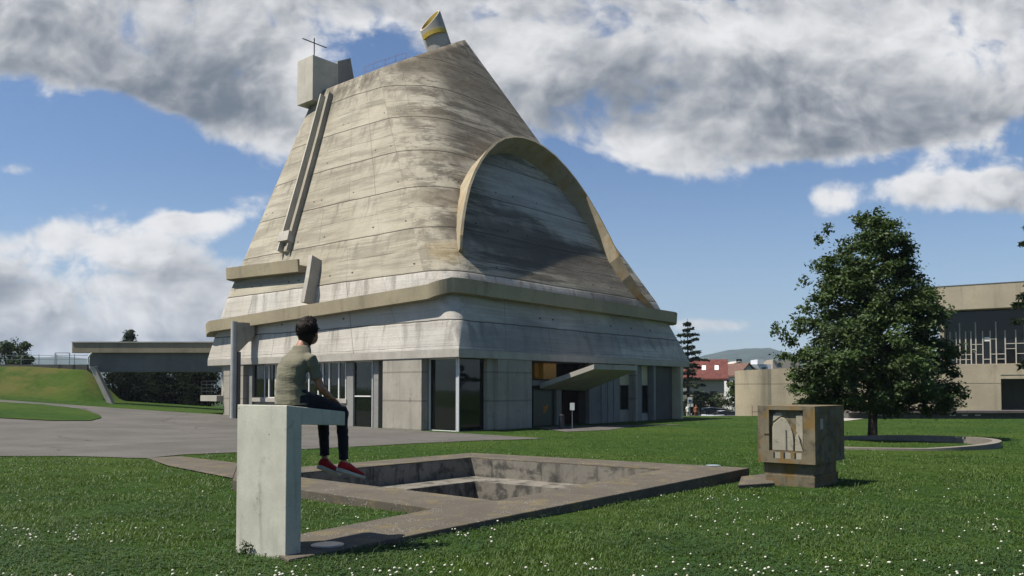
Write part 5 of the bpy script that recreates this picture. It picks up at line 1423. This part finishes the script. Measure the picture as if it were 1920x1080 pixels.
def build_curved_wall():
    D = 76.0; k = D / F_PX; x0 = (1394 - 960) * k; xend = (1780 - 960) * k
    z0 = ground_z(x0 + 3, D) - .6; zt0 = at(0, 694, D).z; zj = at(0, 720, D).z
    o = thing('curved_wall', 'buff concrete wall with rounded left end behind the carved block', 'wall', (x0, D, z0 + .5))
    path = []; r = 2.6
    for a in np.linspace(math.pi * .90, math.pi * 1.5, 16): path.append((x0 + r + r * math.cos(a), D + r + r * math.sin(a)))
    path += [(x0 + r + (xend - x0 - r) * t, D - 8.0 * t) for t in np.linspace(.05, 1, 12)]
    def wall(za, zb_f, name, ins=0.0):
        rg = []
        for i, (x, y) in enumerate(path):
            x2, y2 = path[min(i + 1, len(path) - 1)]; x1, y1 = path[max(i - 1, 0)]; t = Vector((x2 - x1, y2 - y1, 0)).normalized(); n = Vector((-t.y, t.x, 0))
            p = Vector((x, y, 0)) + n * ins; q = p + n * .5; zt = zb_f(x)
            rg.append([Vector((p.x, p.y, za)), Vector((q.x, q.y, za)), Vector((q.x, q.y, zt)), Vector((p.x, p.y, zt))])
        return MB().loft(rg).build(name, M['conc_far'], o)
    wall(z0, lambda x: zj - .02, 'wall')
    wall(zj + .02, lambda x: zt0 + .25 * min(1, (x - x0) / 6), 'wall_top')
    wall(zj - .0195, lambda x: zj + .0195, 'joint', .05)
    fr = MB(); 
    for px in (1409, 1421): fr.bar(((px - 960) * k, D - .1, z0), ((px - 960) * k, D - .1, at(0, 760, D).z), .05)
    fr.bar(((1409 - 960) * k, D - .1, at(0, 772, D).z), ((1440 - 960) * k, D - .1, at(0, 772, D).z), .05)
    fr.build('rail', plain('rusty tube', (.25, .12, .08), .6), o)
build_curved_wall()
def build_hall():
    # concrete hall: heavy parapet, recessed glazing with uneven mullions, balcony band, dark undercroft
    Dl, Dr = 93.0, 84.0; pl, pr_ = 1733, 2060
    A_ = Vector(((pl - 960) / F_PX * Dl, Dl, 0)); B_ = Vector(((pr_ - 960) / F_PX * Dr, Dr, 0)); ang = math.atan2(B_.y - A_.y, B_.x - A_.x); Lw = (B_ - A_).length
    g = ground_z(A_.x, A_.y)
    o = thing('concrete_hall', 'long buff concrete hall with recessed glazing behind the oak', 'building', (A_.x, A_.y, g), ang, world=False)
    Mi = (Matrix.Translation(Vector((A_.x, A_.y, g))) @ Matrix.Rotation(ang, 4, 'Z')).inverted()
    def U(px, py, y):                     # point of the sight line on the hall's plane y
        c = Mi @ CAM; r = Mi.to_3x3() @ ray(px, py); k = (y - c.y) / r.y; return c + r * k
    zt = U(1735, 540, 0).z; zp = U(1735, 584, 0).z
    MB().box(0, Lw, 0, 14, zp, zt).build('roof_parapet', M['conc_far'], o, bevel=.03)
    MB().box(.02, Lw - .02, -.03, 13, zt + .002, zt + .10).build('coping', M['conc_dark'], o)
    zb1 = U(1800, 683, .0).z; zb0 = U(1800, 711, .0).z; yg = 1.6
    xb = U(1765, 690, 0).x
    MB().box(xb, Lw, -.15, 12, zb0, zb1).build('balcony_band', M['conc_far'], o, bevel=.02)
    MB().box(xb, Lw, -.19, .1, (zb0 + zb1) / 2 - .42, (zb0 + zb1) / 2 - .38).build('groove', M['conc_dark'], o)
    w = MB().box(xb, Lw, yg, yg + .06, zb1 + .003, zp - .003).build('window', M['glass_far'], o)
    fm = MB(); zmid0 = U(1800, 622, yg).z
    xs_ = [1772, 1782, 1793, 1800, 1811, 1821, 1830, 1843, 1857, 1868, 1885, 1905, 1922, 1950, 1980, 2010, 2040]; rs = random.Random(5)
    for i, px in enumerate(xs_):
        x = U(px, 650, yg).x; fm.box(x - .06, x + .06, yg - .12, yg - .002, zb1 + .004, zmid0 + (.0 if i % 3 else 1.0))
        if i < len(xs_) - 1:
            x2 = U(xs_[i + 1], 650, yg).x
            for _ in range(2):
                z = zb1 + (zmid0 - zb1) * rs.choice([.15, .3, .45, .6, .75]); fm.box(x + .061, x2 - .061, yg - .09, yg - .003, z - .04, z + .04)
    fm.build('mullions', M['conc_pale'], w)
    MB().box(xb + .2, Lw + 6, 5.5, 5.8, zb1 + .004, zp - .004).build('inner_wall', M['conc_dark'], o)
    MB().box(xb + .2, Lw, 1.8, 5.4, zb1 + .01, zb1 + .05).build('inner_floor', M['conc_dark'], o)
    # pale bits seen through the glass
    for (a, b_, c_, d_) in ((1846, 1857, 632, 640), (1785, 1790, 664, 676)):
        p, q = U(a, d_, yg), U(b_, c_, yg); MB().box(p.x, q.x, yg - .06, yg - .004, p.z, q.z).build('blind', M['white'], w)
    MB().box(xb - .1, xb + .3, .2, 6, zb1 + .002, zp - .002).build('pier', M['conc_far'], o)
    # undercroft: lit stretch of wall on the left, then deep shade
    xw = U(1850, 740, .8).x
    MB().box(0, xw, 1.6, 9, -1, zb0 - .002).build('lower_wall', M['conc_far'], o)
    MB().box(xw + .01, Lw + 6, 8, 8.5, -1, zb0 - .002).build('back_wall', M['conc_dark'], o)
    MB().box(xw + .01, Lw, 2.0, 8, -.9, .05).build('floor', M['conc_dark'], o)
build_hall()
def build_low_wall():
    Dl = 62.0; k = Dl / F_PX; x0 = (1590 - 960) * k; x1 = (2010 - 960) * k; za = at(0, 769.5, Dl).z; zb = at(0, 774, Dl).z
    o = thing('low_wall', 'long low wall with overhanging cap and small white vents beyond the lawn', 'wall', ((x0 + x1) / 2, Dl, zb))
    MB().box(x0, x1, Dl - .5, Dl + 1.0, zb, za).build('cap', M['conc_cap'], o)
    MB().box(x0, x1, Dl + .05, Dl + .8, zb - 1.2, zb - .002).build('wall', M['conc_dark'], o)  # dark colour paints in the shadow under the overhanging cap
    for px in (1650, 1671, 1785, 1808, 1832):
        x = (px - 960) * k; zz = at(0, 778.5, Dl).z; MB().box(x - .2, x + .2, Dl - .02, Dl + .1, zz - .05, zz + .05).build('vent', M['white'], o)
M['conc_cap'] = concrete('brown grey cap', (0.20, 0.17, 0.16), streak=.2)
build_low_wall()

# ------------------------------------------------------------------ street signs, parked cars and two distant people
def build_sign():
    D = 86; p = on_ground(1293, D); zt = at(0, 744, D).z
    o = thing('street_sign', 'street sign post with square panel over two small plates, by the church corner', 'street sign', p)
    MB().tube([p, Vector((p.x, p.y, zt))], [.05, .05], 8).build('pole', M['steel'], o)
    x = p.x; z = at(0, 750, D).z
    b = MB().box(x - .24, x + .24, p.y - .09, p.y - .06, z - .3, z + .3).build('panel', M['white'], o)
    MB().box(x - .17, x + .17, p.y - .105, p.y - .0905, z - .22, z + .05).build('symbol', plain('blue panel', (.03, .07, .2), .5), b)
    for dx in (-.3, .06):
        z2 = at(0, 759.5, D).z; MB().box(x + dx, x + dx + .28, p.y - .09, p.y - .06, z2 - .18, z2 + .16).build('plate', M['white'], o)
build_sign()
def build_cars():
    def car(label, col, px, D, rot, kind=0):
        c = on_ground(px, D); o = thing('parked_car', label, 'car', c, rot, 'cars parked beyond the lawn', world=False)
        m = MB(); W2 = .86
        prof = [(-2.1, .38), (-2.12, .72), (-1.95, .90), (-1.0, .98), (.95, .95), (1.75, .82), (2.08, .62), (2.1, .36)]
        rings = [[Vector((x, -W2, .28)), Vector((x, W2, .28)), Vector((x, W2, z * .8)), Vector((x, W2 * .90, z)), Vector((x, -W2 * .90, z)), Vector((x, -W2, z * .8))] for x, z in prof]
        paint = plain('car paint', tuple(min(.8, q * 1.25) for q in col), .3, .0, .03, spec=.6)
        m.loft(rings).build('body', paint, o, bevel=.03)
        cp = [(-1.9, .90), (-1.35, 1.36), (-.3, 1.46), (.35, 1.40), (1.15, .94)] if not kind else [(-2.0, .9), (-1.85, 1.7), (-.3, 1.85), (.6, 1.75), (1.25, .94)]
        rg = [[Vector((x, -.74, .88)), Vector((x, .74, .88)), Vector((x, .74 - .22 * (z - .9), z)), Vector((x, -.74 + .22 * (z - .9), z))] for x, z in cp]
        gl = MB().loft(rg).build('windows', M['glass_far'], o)
        rr = [[Vector((x, -.60, z - .02)), Vector((x, .60, z - .02)), Vector((x, .60, z + .03)), Vector((x, -.60, z + .03))] for x, z in cp[1:-1]]
        MB().loft(rr).build('roof', paint, o)
        for x in (-1.3, 1.3):
            for y in (-.80, .80): MB().tube([(x, y - .1, .32), (x, y + .1, .32)], [.32, .32], 18).build('wheel', M['black'], o)
        for y in (-.6, .6): MB().box(2.05, 2.13, y - .16, y + .16, .55, .68).build('headlight', M['white'], o)
    car('silver grey parked car left of the dark one', (.40, .42, .45), 1352, 104, math.radians(190))
    car('dark parked car with white front nearest the curved wall', (.10, .10, .12), 1376, 101, math.radians(172))
    car('pale van half hidden behind the silver grey car', (.55, .56, .58), 1326, 107, math.radians(185), 1)
build_cars()
def small_person(label, px, D, shirt, trs, seed):
    c = on_ground(px, D); o = thing('person', label, 'person', c)
    def P(x, y, z): return c + Vector((x, y, z))
    b = MB()
    b.ellipsoid(P(0, 0, 1.60), (.085, .10, .12)); b.tube([P(0, 0, 1.38), P(0, 0, 1.52)], [.06, .05], 8)
    b.tube([P(0, 0, .85), P(0, 0, 1.1), P(0, 0, 1.38)], [.15, .14, .17], 10)
    for s in (-1, 1):
        b.tube([P(s * .17, 0, 1.38), P(s * .22, .02, 1.12), P(s * .2, -.08, .88), P(s * .2, -.10, .80)], [.05, .045, .035, .03], 8)
        b.tube([P(s * .09, 0, .9), P(s * .1, -.02, .48), P(s * .1, .03, .06), P(s * .1, -.12, .04)], [.085, .06, .045, .04], 8)
    bo = b.build('body', M['skin'], o); remesh(bo, .025, 2)
    t = MB().tube([P(0, 0, .86), P(0, 0, 1.1), P(0, 0, 1.40), P(0, 0, 1.46)], [.18, .165, .195, .08], 12)
    for s in (-1, 1): t.tube([P(s * .14, 0, 1.39), P(s * .23, .02, 1.12)], [.075, .065], 8)
    to = t.build('shirt', shirt, o); remesh(to, .03, 2)
    q = MB()
    for s in (-1, 1): q.tube([P(s * .08, 0, .95), P(s * .1, -.02, .48), P(s * .1, .03, .10)], [.11, .08, .065], 8)
    qo = q.build('trousers', trs, o); remesh(qo, .028, 2)
    MB().ellipsoid(P(0, .02, 1.66), (.095, .105, .09)).build('hair', M['hair'], o, smooth=True)
small_person('distant person in white beside the street sign', 1289.5, 88, M['white'], plain('pale trousers', (.5, .5, .48), .8), 1)
small_person('distant person in an orange top right of the street sign', 1304.5, 89, plain('orange top', (.30, .10, .05), .8), plain('brown trousers', (.16, .07, .05), .8), 2)
# ------------------------------------------------------------------ grass and clover
def in_poly(x, y, poly):
    n = len(poly); r = np.zeros(x.shape, bool); j = n - 1
    for i in range(n):
        xi, yi = poly[i][0], poly[i][1]; xj, yj = poly[j][0], poly[j][1]
        c = ((yi > y) != (yj > y)) & (x < (xj - xi) * (y - yi) / (yj - yi + 1e-12) + xi); r ^= c; j = i
    return r
def gz_np(x, y):
    z = np.interp(y, GY, GZ)
    def ss(v, a, b): t = np.clip((v - a) / (b - a), 0, 1); return t * t * (3 - 2 * t)
    z = z + np.where(x < -14, np.minimum(1.75, 0.062 * (-x - 14)) * ss(y, 24, 60) * (1 - .5 * ss(y, 90, 140)), 0)
    z = z + np.where((x < -31) & (y > 60), 2.75 * np.clip((y - 64.5) / 6, 0, 1) * ss(-x - np.maximum(0, y - 66) * .4, 32.2, 35.0) * (1 - ss(y, 71.5, 74.5)), 0)
    return z
seat_poly = [SP(0, 0, 0).xy, SP(post_t, 0, 0).xy, SP(post_t, wq, 0).xy, SP(0, wq, 0).xy]
church_poly = [(CH_M @ Vector(c)).xy for c in ((0.3, 0.3, 0), (L, 0.3, 0), (L, L, 0), (0.3, L, 0))]
NOGRASS = [path_poly, basin_poly, seat_poly, block_poly, slab_poly, church_poly, white_poly, entry_poly]
def allowed(x, y, edge=True):
    ok = np.ones(x.shape, bool)
    road = in_poly(x, y, road_poly) & ~in_poly(x, y, island_poly)
    ok &= ~road
    for p in NOGRASS: ok &= ~in_poly(x, y, [tuple(q) for q in p])
    rr = np.hypot(x - ring_c.x, y - ring_c.y); ok &= ~((rr > ring_r - .16) & (rr < ring_r + .16))
    return ok
def lawn_points(n, rng, power, ymax):
    # depth drawn so that near ground gets many short blades and far ground a few
    u = rng.uniform(0, 1, n); y0 = 4.6
    if power == 1: y = y0 * (ymax / y0) ** u
    else: y = 1 / (1 / y0 + (1 / ymax - 1 / y0) * u)
    x = rng.uniform(-1, 1, n) * (y * 0.74 + 1.5)
    return x, y
def patchy(x, y, s, seed):               # cheap smooth random field from a few sines
    r = np.random.default_rng(seed); v = np.zeros_like(x)
    for k in range(7):
        a = r.uniform(0, 6.28); f = s * r.uniform(.5, 2.2); v += np.sin((x * math.cos(a) + y * math.sin(a)) * f + r.uniform(0, 6.28))
    return v / 7
def build_grass():
    rng = np.random.default_rng(2)
    x1, y1 = lawn_points(420000, rng, 2, 24); x2, y2 = lawn_points(200000, rng, 1, 75)
    x = np.concatenate([x1, x2]); y = np.concatenate([y1, y2]); k = allowed(x, y); x, y = x[k], y[k]; n = len(x)
    z = gz_np(x, y)
    pt = 1.2 * patchy(x, y, 1.6, 4) + .9 * patchy(x, y, 6, 8)
    keep = rng.uniform(0, 1, n) < np.clip(.85 + 1.0 * pt, .25, 1); x, y, z, pt = x[keep], y[keep], z[keep], pt[keep]; n = len(x)
    far = np.clip((y - 5) / 45, 0, 1)
    h = rng.uniform(.015, .036, n) * (1 + .6 * pt) * (1 + .3 * far) + .008
    tall = rng.uniform(0, 1, n) < .015; h[tall] *= 2.3
    w = rng.uniform(.0022, .0042, n) * (1 + 4.0 * far)
    a = rng.uniform(0, 6.283, n); d = np.stack([np.cos(a), np.sin(a), np.zeros(n)], 1); s = np.stack([-np.sin(a), np.cos(a), np.zeros(n)], 1)
    bend = rng.uniform(.2, 1.5, n) * h
    p = np.stack([x, y, z - .004], 1); up = np.array([0, 0, 1.0])
    W_ = w[:, None]; mid = p + up * (h * .58)[:, None] + d * (bend * .32)[:, None]; tip = p + up * (h * rng.uniform(.75, 1.0, n))[:, None] + d * bend[:, None]
    v = np.stack([p - s * W_, p + s * W_, mid + s * W_ * .8, mid - s * W_ * .8, tip], 1).reshape(-1, 3)
    i = np.arange(n)[:, None] * 5
    o = fast_mesh('grass', v, i + np.array([[0, 1, 2, 3]]), i + np.array([[3, 2, 4]]), M['blade']); o['kind'] = 'stuff'; o['label'] = 'short mown green grass of the lawn'
    # clover leaves: small trefoils lying in the turf
    x, y = lawn_points(130000, rng, 2, 15); k = allowed(x, y) & (patchy(x, y, 2.2, 21) + rng.normal(size=len(x)) * .25 > -.08); x, y = x[k], y[k]; n = len(x); z = gz_np(x, y) + rng.uniform(.018, .045, n)
    a = rng.uniform(0, 6.283, n); V = []; r = rng.uniform(.007, .014, n)
    for j in range(3):
        b = a + 2.094 * j; e = np.stack([np.cos(b), np.sin(b), rng.uniform(-.2, .35, n)], 1); t = np.stack([-np.sin(b), np.cos(b), np.zeros(n)], 1)
        c = np.stack([x, y, z], 1); R_ = r[:, None]
        V.append(np.stack([c, c + e * R_ + t * R_ * .65, c + e * R_ * 1.75, c + e * R_ - t * R_ * .65], 1))
    V = np.concatenate(V).reshape(-1, 3); i = np.arange(len(V) // 4)[:, None] * 4
    o = fast_mesh('clover_leaves', V, i + np.array([[0, 1, 2, 3]]), None, M['clover']); o['kind'] = 'stuff'; o['label'] = 'small clover leaves among the grass'
    # white clover heads on short stalks
    x, y = lawn_points(9000, rng, 2, 26); px = 960 + F_PX * x / y
    f = patchy(x, y, 1.3, 33) + .5 * patchy(x, y, 5, 34)
    dens = np.where(y < 9.5, .34, np.where(y < 14, .17, .08)) * np.clip(.45 + 2.6 * f, .03, 2.6)
    k = allowed(x, y) & (rng.uniform(0, 1, len(x)) < dens); x, y = x[k], y[k]; n = len(x); z = gz_np(x, y) + rng.uniform(.035, .075, n)
    ico = bmesh.new(); bmesh.ops.create_icosphere(ico, subdivisions=2, radius=1.0); ico.verts.ensure_lookup_table()
    iv = np.array([v.co[:] for v in ico.verts]); it = np.array([[v.index for v in f_.verts] for f_ in ico.faces]); ico.free()
    iv = iv * (1 + .16 * np.sin(iv[:, :1] * 9 + iv[:, 1:2] * 7) * np.cos(iv[:, 2:] * 8)); iv[:, 2] *= .82
    r = rng.uniform(.0065, .0140, n)
    V = (np.stack([x, y, z], 1)[:, None, :] + iv[None] * r[:, None, None]).reshape(-1, 3); T = (np.arange(n)[:, None, None] * len(iv) + it[None]).reshape(-1, 3)
    o = fast_mesh('clover_flowers', V, None, T, M['petal']); o['kind'] = 'stuff'; o['label'] = 'white clover flowers scattered through the lawn'
    o.data.polygons.foreach_set('use_smooth', [True] * len(o.data.polygons))
    st = np.stack([np.stack([x - .0012, y, gz_np(x, y)], 1), np.stack([x + .0012, y, gz_np(x, y)], 1), np.stack([x + .001, y, z], 1), np.stack([x - .001, y, z], 1)], 1).reshape(-1, 3); i = np.arange(n)[:, None] * 4
    q = fast_mesh('clover_stalks', st, i + np.array([[0, 1, 2, 3]]), None, M['blade']); q['kind'] = 'stuff'; q['label'] = 'thin stalks of the clover flowers'
M['clover'] = foliage('clover leaf', (0.022, 0.060, 0.014), (0.060, 0.125, 0.030), 0.2)
build_grass()
# a little weed growing out at the foot of the block
def build_weed():
    b = SP(0, .52, 0); rs = np.random.default_rng(8); o = thing('weed', 'small dark weed sprouting at the foot of the pale seat block', 'weed', (b.x - .03, b.y - .04, 0))
    P = rs.normal(size=(90, 3)) * np.array([.032, .02, .035]) + np.array([b.x - .03, b.y - .045, .07]); P[:, 2] = np.abs(P[:, 2])
    N_ = rs.normal(size=(90, 3)); N_ /= np.linalg.norm(N_, axis=1, keepdims=True)
    leaf_cards('leaves', P, N_, .035, M['bush_leaf'], o, Vector(o.location), rs, .5)
    MB().tube([(b.x - .03, b.y - .04, -.02), (b.x - .03, b.y - .045, .10)], [.006, .003], 6).build('stem', M['bark'], o)
build_weed()

# ------------------------------------------------------------------ the air: faint even haze that the far hills fade into
def build_haze():
    o = MB().box(-9100, 9100, -200, 9100, -14, 190).build('haze', None, None); o['kind'] = 'stuff'
    m = bpy.data.materials.new('haze'); m.use_nodes = True; t = NT(m.node_tree)
    out = t.n('ShaderNodeOutputMaterial')
    v = t.n('ShaderNodeVolumePrincipled', {'Color': (0.72, 0.84, 1.0, 1), 'Density': 0.00014, 'Anisotropy': 0.2})
    t.t.links.new(v.outputs[0], out.inputs['Volume']); o.data.materials.append(m)
build_haze()
